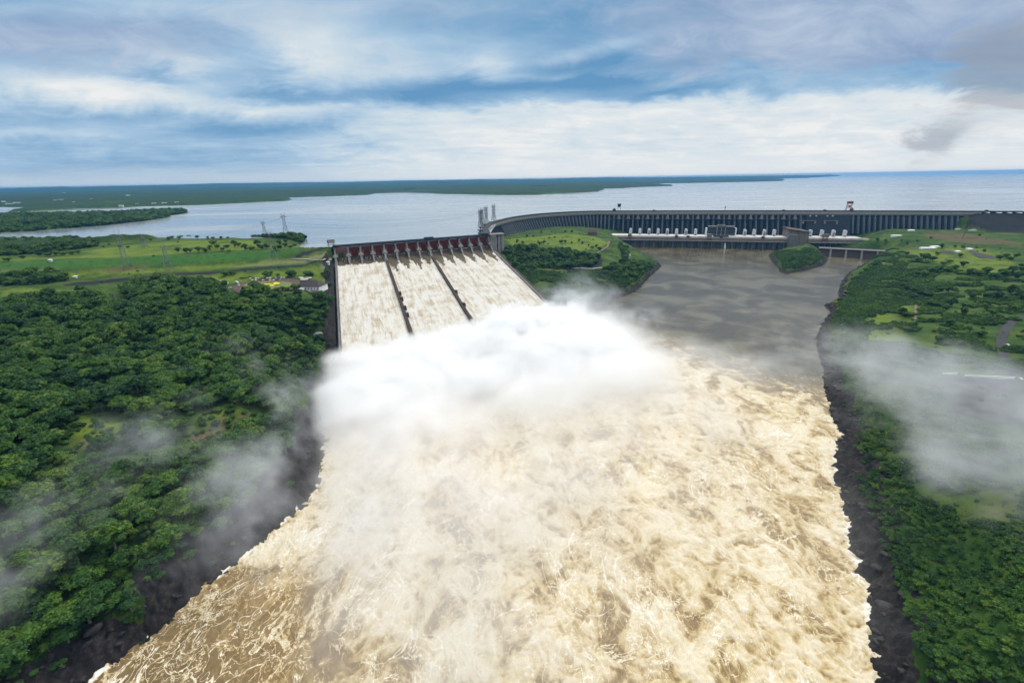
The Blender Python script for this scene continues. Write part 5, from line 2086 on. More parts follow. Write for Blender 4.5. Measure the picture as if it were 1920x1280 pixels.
# ------------------------------------------------------------------ power line towers
def pylon(root, H, base, waist, top, mat, r=.42, arms=True, horns=True):
    mb = MB()
    zl_ = [0, .22, .42, .58, .72, .84]
    wd = [base, base * .74, base * .50, waist * 1.15, waist, waist]
    rings = []
    for f, w_ in zip(zl_, wd):
        rings.append([(sx * w_ / 2, sy * w_ / 2, f * H) for sx, sy in ((-1, -1), (1, -1), (1, 1), (-1, 1))])
    for a, b in zip(rings[:-1], rings[1:]):
        for k in range(4):
            mb.bar(a[k], b[k], r)
            mb.bar(a[k], b[(k + 1) % 4], r * .55)
            mb.bar(a[(k + 1) % 4], b[k], r * .55)
            mb.bar(b[k], b[(k + 1) % 4], r * .55)
    mb.build('lattice_body', mat, root)
    if arms:
        for z_, w_ in ((.84, top), ):
            mb = MB()
            for sy in (-1, 1):
                mb.bar((-w_ / 2, sy * waist * .3, z_ * H), (w_ / 2, sy * waist * .3, z_ * H), r * .9)
                mb.bar((-w_ / 2, sy * waist * .3, z_ * H), (0, sy * waist * .3, (z_ + .06) * H), r * .6)
                mb.bar((w_ / 2, sy * waist * .3, z_ * H), (0, sy * waist * .3, (z_ + .06) * H), r * .6)
            mb.bar((-w_ / 2, 0, z_ * H), (-w_ / 2 - 1, 0, (z_ - .05) * H), r * .5)
            mb.bar((w_ / 2, 0, z_ * H), (w_ / 2 + 1, 0, (z_ - .05) * H), r * .5)
            mb.build('crossarm', mat, root)
    if horns:
        for sx in (-1, 1):
            mb = MB()
            mb.bar((sx * waist * .5, 0, .84 * H), (sx * top * .32, 0, H), r * .8)
            mb.bar((sx * waist * .1, 0, .84 * H), (sx * top * .32, 0, H), r * .5)
            mb.build('earth_peak', mat, root)


PYL = {}
for key, bx, by, tx_, ty_, base, waist, top, lab, r in [
        ('n1', 901, 426, 898.5, 391, 11, 5.5, 15, 'leftmost of the four lattice pylons above the right spillway end', .45),
        ('n2', 904.5, 424, 904, 389, 11, 5.5, 15, 'second lattice pylon from the left above the right spillway end', .45),
        ('n3', 912, 419, 911.5, 385, 11, 6, 15, 'third lattice pylon from the left where spillway meets dam', .45),
        ('n4', 926, 414, 925, 381.5, 12, 6.5, 16, 'rightmost of the four lattice pylons, over the dam bend', .45)]:
    b = un(bx, by, 113)
    H = z_at(b[0], b[1], ty_) - 113
    o = empty('pylon', (b[0], b[1], 113), .6)
    tag(o, lab, 'pylon', 'lattice pylons by the dam bend')
    pylon(o, H, base, waist, top, M_DSTEEL, r)
    PYL[key] = (b[0], b[1], 113 + H * .84)
for key, bx, by, ty_, base, waist, top, lab, mat, r in [
        ('A', 538, 447, 399, 17, 5, 13, 'tall dark pylon rising from the grove at the reservoir shore', M_DSTEEL, .42),
        ('B', 498, 445, 413, 13, 4.5, 13, 'dark pylon left of the tallest one by the grove', M_DSTEEL, .40),
        ('C', 239, 503, 431, 13, 4, 13, 'pale pylon with splayed legs in the meadow at the left', M_STEEL, .26),
        ('D', 273, 466, 436, 11, 4, 11, 'pale pylon on the meadow shore between two nearer ones', M_STEEL, .24),
        ('E', 318, 508, 453, 15, 4, 12, 'pale pylon straddling the meadow by the stone road', M_STEEL, .26),
        ('F', 514, 486, 428, 12, 4, 11, 'faint pale pylon on the grass embankment near the spillway', M_STEEL, .22)]:
    p = ground(bx, by)
    H = z_at(p[0], p[1], ty_) - p[2]
    o = empty('pylon', (p[0], p[1], p[2] - .3), .45)
    tag(o, lab, 'pylon', 'lattice pylons in the left meadow')
    pylon(o, H, base, waist, top, mat, r)
    PYL[key] = (p[0], p[1], p[2] + H * .84)


def cable(a, b, sag, lab, off=(0, 0, 0), off2=None):
    a = np.array(a) + off
    b = np.array(b) + (off if off2 is None else off2)
    mb = MB()
    n = 22
    pts = [a + (b - a) * k / n - [0, 0, sag * 4 * (k / n) * (1 - k / n)] for k in range(n + 1)]
    mb.tube(pts, [.13] * (n + 1), 4)
    c = mb.build('power_cable', M_DSTEEL)
    tag(c, lab, 'cable', 'power cables hung between the pylons')


cable(PYL['A'], PYL['n1'], 16, 'highest power cable over the water between grove pylon and spillway', (0, 0, 1))
cable(PYL['A'], PYL['n1'], 18, 'middle power cable over the water between grove pylon and spillway', (0, 0, -13), (2, 4, -3))
cable(PYL['A'], PYL['n2'], 18, 'lowest power cable over the water between grove pylon and spillway', (0, 0, -22), (0, 0, -8))
cable(PYL['B'], PYL['A'], 4, 'short power cable between the two dark pylons by the grove')
cable(PYL['D'], PYL['B'], 14, 'power cable from the far meadow pylon to the dark pylons')
cable(PYL['C'], PYL['A'], 20, 'long power cable from the leftmost meadow pylon across the shore')
cable(PYL['E'], PYL['F'], 12, 'power cable above the grass embankment in the left meadow')

# dark platforms on columns in the water beside the spillway end
for i, (px, py, w_, lab) in enumerate([(905, 437.0, 20, 'dark concrete platform nearest the right spillway end'), (904, 431.5, 20, 'second dark concrete platform behind the spillway end'), (905, 426.2, 20, 'third dark concrete platform, under the left pylons'),
                                       (912, 420.5, 22, 'fourth dark concrete platform, beside the dam bend'), (924, 416.0, 20, 'farthest dark concrete platform, under the rightmost pylon')]):
    b = un(px, py, 112)
    o = empty('concrete_platform', (b[0], b[1], 106), .35)
    tag(o, lab, 'platform', 'dark platforms beside the dam bend')
    mb = MB()
    mb.box((-w_ / 2, -8, 4.8), (w_ / 2, 8, 7))
    mb.build('deck_slab', M_DARKC, o)
    for sx in (-.3, .3):
        mb = MB()
        mb.bar((w_ * sx, 0, -8), (w_ * sx, 0, 4.78), 1.6, 10)
        mb.build('column', M_CON, o)

# cabin on legs at the left end of the spillway crest
b = sp(-7, -4)
o = empty('raised_cabin', (b[0], b[1], 112.6), math.radians(26.6))
tag(o, 'boxy cabin on legs at the left end of the spillway crest', 'cabin')
for sx in (-5, 5):
    for sy in (-2.5, 2.5):
        mb = MB()
        mb.bar((sx, sy, 0), (sx, sy, 6.6), .5)
        mb.build('leg', M_DSTEEL, o)
mb = MB()
mb.box((-8.5, -3.4, 3.0), (9.5, 3.4, 3.7))
mb.build('walkway', M_PALE, o)
mb = MB()
mb.box((-7, -3.5, 6.6), (7, 3.5, 12.6))
mb.build('cabin_body', M_DSTEEL, o)
mb = MB()
mb.box((-6, -3.72, 7.6), (6, -3.52, 11.6))
mb.build('panel', M_PALE, o)


# ------------------------------------------------------------------ roads
def ribbon(name, L, width, mat, lift=.35, step=5., kind='structure', z_fix=None):
    P = gpoly(L) if not isinstance(L, np.ndarray) else L
    pts, ls = smooth_path(P, step)
    T_ = np.gradient(pts, axis=0)
    T_ /= np.hypot(T_[:, 0], T_[:, 1])[:, None] + 1e-9
    N_ = np.stack([-T_[:, 1], T_[:, 0]], 1)
    vs = []
    zc = height(pts[:, 0], pts[:, 1])
    zc = np.convolve(np.r_[zc[:2], zc, zc[-2:]], np.ones(5) / 5, 'valid')
    for k, q in enumerate((-1, -.34, .34, 1)):
        e = pts + N_ * width / 2 * q
        ze = np.maximum(zc, height(e[:, 0], e[:, 1])) if False else zc
        vs.append(np.c_[e, ze + lift])
    V = np.stack(vs, 1).reshape(-1, 3)
    n = len(pts)
    i = np.arange(n * 4).reshape(n, 4)
    me = mesh_np(name, V, np.stack([i[:-1, :-1], i[:-1, 1:], i[1:, 1:], i[1:, :-1]], -1).reshape(-1, 4), True)
    o = link(name, me, mat)
    tag(o, kind=kind)
    return o


M_DIRT = simple_mat('dirt_track', (.17, .12, .085), .95, .35, .12)
M_PAVE = simple_mat('pale_paving', (.34, .32, .29), .9, .2, .2)
M_BRICK = simple_mat('brown_paving', (.085, .052, .045), .9, .3, .25)
ribbon('road', [(150, 546), (170, 548), (200, 554), (230, 564), (262, 575)], 7, M_ROADC, .9)
ribbon('road', [(1925, 594), (1906, 598), (1892, 610), (1882, 625), (1877, 642), (1880, 660), (1888, 682), (1898, 697), (1922, 716)], 9, M_ROADC, .8)
ribbon('road', [(1180, 476), (1176, 486), (1160, 496), (1142, 500), (1118, 503), (1100, 504), (1062, 502)], 8, M_PAVE, .9)
ribbon('road', [(1142, 452), (1139, 462), (1128, 470), (1110, 478), (1080, 480), (1058, 480)], 6, M_DIRT, .8)
ribbon('road', [(1042, 500), (1050, 492), (1030, 508), (1035, 520), (1060, 528), (1077, 540)], 5, M_DIRT, .8)
ribbon('road', [(1078, 540), (1065, 552), (1050, 565), (1046, 578)], 6, M_PAVE, .8)
ribbon('road', [(415, 610), (440, 616), (490, 622), (530, 632), (545, 636), (562, 638), (590, 634)], 4.2, M_PAVE, 1.0)
ribbon('road', [(620, 486), (600, 488), (560, 486), (548, 484)], 6, M_PAVE, .6)
ribbon('road', [(1640, 500), (1655, 494), (1668, 486), (1690, 480), (1740, 476)], 6, M_DIRT, .7)
ribbon('path', [(1714, 620), (1716, 590), (1718, 560), (1722, 540)], 3, M_DIRT, .5)
ribbon('road', [(1648, 470), (1680, 466), (1740, 462), (1800, 462), (1860, 466)], 5, M_DIRT, .5)


def flat_poly(name, L, mat, lift=.6, kind='structure', n=8):
    """Outline laid over the ground as a fine sheet."""
    P = gpoly(L)
    c = P.mean(0)
    rings = []
    m = []
    for a, b in zip(P, np.roll(P, -1, 0)):
        for k in range(4):
            m.append(a + (b - a) * k / 4)
    m = np.array(m)
    V, Fq = [], []
    for q in np.linspace(0, 1, n + 1):
        V.append(c + (m - c) * q)
    V = np.concatenate(V)
    k = len(m)
    for r in range(n):
        for j in range(k):
            Fq.append((r * k + j, r * k + (j + 1) % k, (r + 1) * k + (j + 1) % k, (r + 1) * k + j))
    zz = height(V[:, 0], V[:, 1])
    zz = np.maximum(zz, zz.mean() - .3) * .3 + zz * .7
    me = mesh_np(name, np.c_[V, zz + lift], Fq, True)
    o = link(name, me, mat)
    tag(o, kind=kind)
    return o


flat_poly('car_park', [(432, 540), (452, 530), (500, 524), (545, 522), (562, 527), (566, 534), (556, 540), (545, 545), (520, 549), (470, 549), (446, 551)], M_BRICK, .7)
flat_poly('car_park', [(1760, 475), (1768, 470), (1795, 472), (1788, 477)], M_ROADC, .5)
flat_poly('car_park', [(1812, 472), (1820, 470), (1868, 482), (1862, 486), (1832, 482)], M_ROADC, .5)
flat_poly('car_park', [(1765, 708), (1905, 714), (1925, 745), (1925, 800), (1850, 790), (1775, 770)], M_ROADC, .6)
M_LAWN = simple_mat('clipped_lawn', (.13, .17, .045), .95, .2, .25)
lawn = flat_poly('traffic_island_lawn', [(455, 536), (470, 531), (510, 528), (540, 530), (552, 534), (548, 539), (535, 543), (515, 546), (490, 546), (470, 543)], M_LAWN, 1.1)
# flower bed with its emblem of yellow blossoms
c = ground(511, 535.5)
fb = empty('flower_bed', (c[0], c[1], c[2] + .9))
tag(fb, 'dark oval flower bed with three yellow blossom shapes in the car park lawn', 'flower bed')
fwd = np.array([c[0], c[1]]) / np.hypot(c[0], c[1])
rgt = np.array([fwd[1], -fwd[0]])


def fb_pt(px, py, z):
    p = un(px, py, c[2])
    return (float(p[0] - c[0]), float(p[1] - c[1]), z)


mb = MB()
ring = [fb_pt(511 + 19 * math.cos(a), 535.8 + 4.6 * math.sin(a), 0) for a in np.linspace(0, 2 * math.pi, 28, endpoint=False)]
top = [(x, y, .7) for x, y, z in ring]
mb.add(ring + top, [tuple(range(28)), tuple(range(28, 56))] + [(k, (k + 1) % 28, 28 + (k + 1) % 28, 28 + k) for k in range(28)])
mb.build('dark_planting', simple_mat('dark_planting', (.018, .035, .014), .95, .4, .8), fb)
for shp in ([(494, 534.9), (508, 533.2), (511, 534.8), (497, 536.4)], [(511, 533.6), (517, 531.2), (525, 532.6), (524, 535.0), (515, 535.4)], [(504, 538.0), (510, 535.8), (516, 536.2), (511, 539.2)]):
    mb = MB()
    a = [fb_pt(x, y, .75) for x, y in shp]
    b = [(x, y, 1.3) for x, y, z in a]
    n = len(a)
    mb.add(a + b, [tuple(range(n)), tuple(range(n, 2 * n))] + [(k, (k + 1) % n, n + (k + 1) % n, n + k) for k in range(n)])
    mb.build('yellow_blossoms', M_YELLOW, fb)


# visitor building
def gable(name, lab, px, py, w_, d_, h, rh, rot, wallm, roofm, cat='building', group=None, extra=None):
    p = ground(px, py)
    o = empty(name, (p[0], p[1], p[2] - .4), rot)
    tag(o, lab, cat, group)
    mb = MB()
    mb.box((-w_ / 2, -d_ / 2, -3), (w_ / 2, d_ / 2, h))
    mb.build('wall', wallm, o)
    mb = MB()
    e = .8
    mb.hexa([(-w_ / 2 - e, -d_ / 2 - e, h + .02), (w_ / 2 + e, -d_ / 2 - e, h + .02), (w_ / 2 + e, d_ / 2 + e, h + .02), (-w_ / 2 - e, d_ / 2 + e, h + .02),
             (-w_ / 2 + rh * 1.2, -.4, h + rh), (w_ / 2 - rh * 1.2, -.4, h + rh), (w_ / 2 - rh * 1.2, .4, h + rh), (-w_ / 2 + rh * 1.2, .4, h + rh)])
    mb.build('roof', roofm, o)
    mb = MB()
    n = max(2, int(w_ / 5))
    for k in range(n):
        q = -w_ / 2 + (k + .5) * w_ / n
        mb.box((q - 1, -d_ / 2 - .12, h * .35), (q + 1, -d_ / 2 - .02, h * .75))
    mb.build('window', M_GLASS, o)
    return o


M_SLATE = simple_mat('dark_roof_sheet', (.045, .035, .038), .75, .25, .3)
vb = gable('visitor_building', 'visitor building with broad dark hipped roof beside the spillway', 585, 541, 40, 26, 6, 7.5, -.15, M_WHITE, M_SLATE)
mb = MB()
mb.box((-14, -19, -1), (-4, -13.1, 4.4))
mb.build('white_annex', M_WHITE, vb)
mb = MB()
mb.box((8, -17.5, -1), (18, -13.1, 2.4))
mb.build('terrace', M_PALE, vb)
for i, (px, py, w_, d_, h, lab) in enumerate([(571, 527, 13, 6, 3.4, 'white flat shelter left of the visitor building roof'), (579, 524.5, 12, 5, 4.2, 'white flat shelter behind the visitor building roof'), (566, 524, 9, 5, 3.6, 'smallest white shelter at the car park end')]):
    p = ground(px, py)
    o = empty('shelter', (p[0], p[1], p[2]), .2 - .3 * i)
    tag(o, lab, 'shelter', 'white shelters by the visitor building')
    mb = MB()
    mb.box((-w_ / 2, -d_ / 2, h - .35), (w_ / 2, d_ / 2, h))
    mb.build('roof', M_WHITE, o)
    for sx in (-1, 1):
        for sy in (-1, 1):
            mb = MB()
            mb.bar((sx * (w_ / 2 - .6), sy * (d_ / 2 - .5), -1), (sx * (w_ / 2 - .6), sy * (d_ / 2 - .5), h - .36), .16, 6)
            mb.build('post', M_STEEL, o)
gable('pavilion', 'small grey roofed lookout pavilion at the end of the forest path', 597, 629, 10, 8, 3, 2.6, .3, M_CON, M_STEEL, 'pavilion')
gable('hut', 'white hut beside the stone road in the left meadow', 141.5, 521, 5, 4, 3, 1, .1, M_WHITE, M_WHITE, 'hut')
gable('hut', 'white hut at the foot of the embankment left of the spillway', 615, 493.5, 5, 5, 3.4, 1, .1, M_WHITE, M_WHITE, 'hut')
gable('hut', 'white hut on the crest road of the grass embankment', 95, 489.5, 5, 4, 3, 1, .1, M_WHITE, M_WHITE, 'hut')
gable('hut', 'white hut among the shore trees at the far left', 131, 455.5, 7, 5, 3, 1.2, .1, M_WHITE, M_WHITE, 'hut')
gable('shed', 'long white roofed shed left of the car park', 406, 531, 11, 6, 3, 1.2, .3, M_WHITE, M_WHITE, 'shed')
gable('shed', 'pale green roofed shed left of the bus', 421, 531.5, 11, 6, 3, 1.2, .1, M_WHITE, simple_mat('green_roof_sheet', (.16, .36, .33), .6, .1, .4), 'shed')
gable('shed', 'white shed at the forest edge far left of the car park', 345, 529, 9, 5, 3, 1.2, .3, M_WHITE, M_WHITE, 'shed')
for i, (px, py, w_, lab) in enumerate([(1680, 443.5, 26, 'long white roof beside the right end of the powerhouse'), (1796, 431, 14, 'small white building at the foot of the right buttresses'), (1823, 433, 16, 'small pale building below the dark rock slope'), (1708, 433.5, 16, 'small white building before the middle of the right buttresses'),
                                       (1739, 467, 34, 'long white roofed building above the right bank trees'), (1752, 464.5, 18, 'short white roofed building right of the long one'), (1817, 469, 9, 'white building at the corner of the right car park'), (1795, 473.5, 7, 'pale kiosk between the two right bank car parks')]):
    gable('low_building', lab, px, py, w_, 11, 4, 1.6, -.2 + .1 * (i % 3), M_WHITE, M_WHITE if i != 2 else M_PALE, 'building')

# cars
CARM = [simple_mat('white_car_paint', (.78, .78, .78), .3, .04, .5), simple_mat('silver_car_paint', (.45, .46, .48), .3, .06, .5, .4), simple_mat('black_car_paint', (.02, .02, .022), .3, .05, .5), simple_mat('dark_blue_car_paint', (.02, .035, .08), .3, .05, .5)]
M_TYRE = simple_mat('tyre_rubber', (.02, .02, .02), .9, .1, 1)


def make_car(mat):
    o = empty('parked_car', (0, 0, 0))
    mb = MB()
    prof = [(-2.2, .35), (-2.25, .75), (-2.0, .95), (-1.2, 1.02), (-.75, 1.42), (.75, 1.45), (1.35, 1.0), (2.1, .88), (2.25, .6), (2.2, .35)]
    mb.prism(prof, -.86, .86, lambda r, p, q: (p, r, q))
    mb.build('body', mat, o)
    mb = MB()
    mb.prism([(-1.08, 1.03), (-.72, 1.36), (.7, 1.38), (1.2, 1.03)], -.875, .875, lambda r, p, q: (p, r, q))
    mb.build('side_windows', M_GLASS, o)
    for sx in (-1.35, 1.35):
        for sy in (-.8, .8):
            mb = MB()
            mb.bar((sx, sy - .1, .32), (sx, sy + .1, .32), .33, 12)
            mb.build('wheel', M_TYRE, o)
    return o


CARS = []
for (px, py, c_, r_, where) in ([(470 + 5.3 * k, 523.2 - (k * .12), [0, 2, 0, 1, 2, 3, 0, 0, 2, 1, 2, 0, 0][k], 1.45, 'back') for k in range(13)] + [(474 + 6.6 * k, 526.2, [0, 0, 2, 0, 2, 0, 0, 2, 1][k], 1.4, 'front') for k in range(9)] +
                                [(431.5, 540.6, 0, .3, 'lone'), (449.5, 543.6, 1, .7, 'corner'), (508, 547.5, 0, .4, 'low'), (515, 547.3, 0, .4, 'low'), (507, 550, 1, .4, 'low'), (514.5, 549.8, 0, .4, 'low'), (447.5, 535.8, 0, .1, 'bus'), (1888, 648, 0, 1.5, 'rroad'), (1913, 712, 0, 1.2, 'rroad2')] +
                                [(565 + 7 * k, 465.2 - .2 * k, [1, 0, 0, 2, 0, 1, 0][k], .45, 'crest') for k in range(7)]):
    CARS.append((px, py, c_, r_, where))
WH = {'back': 'in the back row of the car park', 'front': 'in the front row of the car park', 'low': 'below the oval lawn behind the big tree', 'crest': 'parked on the embankment crest left of the spillway'}
COLN = ['white', 'silver', 'black', 'dark blue']
protoc = {}
cnt = {}
tot = {}
for c_ in CARS:
    tot[(c_[4], c_[2])] = tot.get((c_[4], c_[2]), 0) + 1
for (px, py, c_, r_, where) in CARS:
    p = ground(px, py)
    z = p[2] + (.75 if where in ('back', 'front', 'corner', 'low', 'lone', 'bus') else (.85 if where.startswith('rroad') else .15))
    if c_ not in protoc:
        o = protoc[c_] = make_car(CARM[c_])
        o.location = (p[0], p[1], z)
        o.rotation_euler = (0, 0, r_)
    else:
        o = copy_thing(protoc[c_], (p[0], p[1], z), r_, 1.0)
    k = cnt[(where, c_)] = cnt.get((where, c_), 0) + 1
    if where in WH:
        t_ = tot[(where, c_)]
        num = '' if t_ == 1 else (ORD[k - 1] + (' ' if k == 1 else ' from the left, '))
        lab = f'{num}{COLN[c_]} car {WH[where]}'
    else:
        lab = {'lone': 'lone white car at the left tip of the car park', 'corner': 'silver car at the lower left corner of the car park', 'bus': 'white car just below the white bus', 'rroad': 'white car driving on the winding road of the right bank', 'rroad2': 'white car low on the winding road at the right edge'}[where]
    tag(o, lab, 'car', 'cars around the visitor car park' if not where.startswith('rroad') else 'cars on the right bank road')
p = ground(445, 532)
o = empty('bus', (p[0], p[1], p[2] + .75), -.75)
tag(o, 'white bus standing at the left end of the car park', 'bus')
mb = MB()
mb.prism([(-6, .5), (-6, 3.1), (-5.7, 3.35), (5.7, 3.35), (6, 3.0), (6.1, .5)], -1.28, 1.28, lambda r, p_, q: (p_, r, q))
mb.build('body', CARM[0], o)
mb = MB()
mb.box((-5.6, -1.3, 1.7), (5.4, 1.3, 2.6))
mb.build('side_windows', M_GLASS, o)
for sx in (-3.8, 3.9):
    for sy in (-1.15, 1.15):
        mb = MB()
        mb.bar((sx, sy - .14, .5), (sx, sy + .14, .5), .5, 12)
        mb.build('wheel', M_TYRE, o)

# low pale wall of the misty car park
for i, (L, lab) in enumerate([([(1762, 702.5), (1794, 702.2)], 'short pale wall standing in the mist on the right bank'), ([(1808, 706), (1850, 708), (1902, 710.5)], 'long pale wall in the mist, ending at the winding road')]):
    P = gpoly(L)
    mb = MB()
    for a, b in zip(P[:-1], P[1:]):
        d = (b - a) / np.hypot(*(b - a))
        n = np.array([-d[1], d[0]]) * .5
        z0_, z1_ = hz1(*a), hz1(*b)
        mb.hexa([(*(a - n), z0_ - 2), (*(b - n), z1_ - 2), (*(b + n), z1_ - 2), (*(a + n), z0_ - 2), (*(a - n), z0_ + 2.2), (*(b - n), z1_ + 2.2), (*(b + n), z1_ + 2.2), (*(a + n), z0_ + 2.2)])
    tag(mb.build('retaining_wall', M_WHITE), lab, 'wall')

# leaning dark pole on the plain below the dam; bare tree trunk in the clearing
p = ground(1804, 447)
o = empty('wooden_pole', tuple(p))
tag(o, 'tall dark pole on the brown ground below the dam right end', 'pole')
mb = MB()
mb.bar((0, 0, -1), (4, 0, 19), .55, 8)
mb.build('shaft', M_DSTEEL, o)
mb = MB()
mb.bar((2.2, 0, 15), (5.2, 0, 14.2), .25, 6)
mb.build('crossarm', M_DSTEEL, o)
p = ground(464, 783)
o = empty('dead_tree', tuple(p))
tag(o, 'slender bare tree standing alone in the grassy clearing', 'tree')
mb = MB()
mb.tube([(0, 0, -1), (-.3, 0, 3), (-.9, .2, 7), (-1.2, .2, 9.5)], [.28, .22, .14, .06], 8)
mb.build('trunk', M_BARK, o)
mb = MB()
for q in ((-.5, 0, 4.5, 1.5, .4, 6.5), (-.8, 0, 6, -2.4, -.5, 8), (-.2, 0, 3.2, -1.7, .7, 5.0)):
    mb.tube([q[:3], ((q[0] + q[3]) / 2, (q[1] + q[4]) / 2, (q[2] + q[5]) / 2 + .2), q[3:]], [.09, .06, .03], 6)
mb.build('branches', M_BARK, o)

# pale buildings scattered along the far shore
FB = [(18, 386, 90), (33, 384.5, 120), (8, 381, 80), (104, 378.5, 60), (115, 377.8, 80), (139, 382, 40), (173, 376, 50), (241, 368.5, 110), (121, 363, 90), (290, 385, 70), (309, 384.3, 70), (332, 383, 60), (228, 389, 60), (258, 386, 50), (66, 407.5, 60), (132, 426.6, 26), (141, 425.6, 30), (163, 424, 22)]
FB.sort(key=lambda t: (t[1] > 400, t[0]))
nfar = sum(t[1] <= 400 for t in FB)
for i, (px, py, w_) in enumerate(FB):
    w_ = w_ * .42
    j_ = i if py <= 400 else i - nfar
    p = ground(px, py, it=2500, rmax=30000)
    o = empty('far_building', (p[0], p[1], p[2] + (8 if p[1] > 3000 else 1)), rng.uniform(-.4, .4))
    where = 'near peninsula at the left' if 400 < py else 'far shore at the left'
    tag(o, f'{ORD[j_]}{" from the left," if j_ else ""} tiny pale building on the {where}',
        'building', 'pale buildings of the far shore')
    mb = MB()
    mb.box((-w_ / 2, -w_ / 6, -8), (w_ / 2, w_ / 6, w_ * .14 + 3))
    mb.build('wall', M_WHITE, o)
    mb = MB()
    mb.hexa([(-w_ / 2 - 1, -w_ / 6 - 1, w_ * .14 + 3.02), (w_ / 2 + 1, -w_ / 6 - 1, w_ * .14 + 3.02), (w_ / 2 + 1, w_ / 6 + 1, w_ * .14 + 3.02), (-w_ / 2 - 1, w_ / 6 + 1, w_ * .14 + 3.02),
             (-w_ / 2, -.5, w_ * .14 + 3 + w_ * .06), (w_ / 2, -.5, w_ * .14 + 3 + w_ * .06), (w_ / 2, .5, w_ * .14 + 3 + w_ * .06), (-w_ / 2, .5, w_ * .14 + 3 + w_ * .06)])
    mb.build('roof', M_PALE, o)
# ------------------------------------------------------------------ spray and mist: real volumes
scene.cycles.volume_bounces = VB = 12
scene.cycles.volume_max_steps = 256
scene.cycles.volume_step_rate = 1.0
scene.cycles.max_bounces = 13
scene.cycles.diffuse_bounces = 3
scene.cycles.use_adaptive_sampling = True
scene.cycles.adaptive_threshold = .03


def mist_object(name, loc, rz, lo, hi, res, field, dens, color=(1, 1, 1), aniso=.0, step=1.0):
    """A mesh carrier whose geometry nodes fill a box (lo..hi, local metres) with a density field."""
    ng = bpy.data.node_groups.new(name, 'GeometryNodeTree')
    ng.interface.new_socket('Geometry', in_out='INPUT', socket_type='NodeSocketGeometry')
    ng.interface.new_socket('Geometry', in_out='OUTPUT', socket_type='NodeSocketGeometry')
    N, L = ng.nodes, ng.links

    class G:
        def n(self, typ, ins=None, **pr):
            nd = N.new(typ)
            for k, v in pr.items():
                setattr(nd, k, v)
            for k, v in (ins or {}).items():
                if isinstance(v, bpy.types.NodeSocket):
                    L.new(v, nd.inputs[k])
                else:
                    nd.inputs[k].default_value = v
            return nd

        def m(self, op, a, b=0.0):
            return self.n('ShaderNodeMath', {0: a, 1: b}, operation=op).outputs[0]

        def map(self, v, a, b, c=0., d=1.):
            return self.n('ShaderNodeMapRange', {0: v, 1: a, 2: b, 3: c, 4: d}, interpolation_type='SMOOTHSTEP').outputs[0]

        def noise(self, vec, sc, det=4., ro=.55, di=0.):
            return self.n('ShaderNodeTexNoise', {'Vector': vec, 'Scale': sc, 'Detail': det, 'Roughness': ro, 'Distortion': di}).outputs[0]

        def sm(self, *xs):
            s = xs[0]
            for x in xs[1:]:
                s = self.m('ADD', s, x)
            return s

        def blob(self, X, Y, cx, cy, rx, ry):
            a = self.m('DIVIDE', self.m('SUBTRACT', X, cx), rx)
            b = self.m('DIVIDE', self.m('SUBTRACT', Y, cy), ry)
            return self.m('EXPONENT', self.m('MULTIPLY', self.m('ADD', self.m('MULTIPLY', a, a), self.m('MULTIPLY', b, b)), -1.0))
    G_ = G()
    pos = G_.n('GeometryNodeInputPosition').outputs[0]
    s = G_.n('ShaderNodeSeparateXYZ', {0: pos})
    d = field(G_, pos, *s.outputs)
    vc = G_.n('GeometryNodeVolumeCube', {'Density': d, 'Background': 0.0, 'Min': lo, 'Max': hi, 'Resolution X': res[0], 'Resolution Y': res[1], 'Resolution Z': res[2]})
    nt = NT(name)
    mat = nt.out(nt.n('ShaderNodeVolumePrincipled', {'Color': (*color, 1), 'Density': dens, 'Anisotropy': aniso}).outputs[0], vol=True)
    mat.cycles.volume_step_rate = step
    sm = G_.n('GeometryNodeSetMaterial', {0: vc.outputs[0], 'Material': mat})
    go = N.new('NodeGroupOutput')
    L.new(sm.outputs[0], go.inputs[0])
    me = bpy.data.meshes.new(name)
    me.from_pydata([(0, 0, 0)], [], [])
    o = link(name, me, mat)
    o.location = loc
    o.rotation_euler = (0, 0, rz)
    md = o.modifiers.new('mist', 'NODES')
    md.node_group = ng
    return o


# main cloud at the foot of the chutes; local x runs across the chutes, local y downstream is negative
ROT = .336


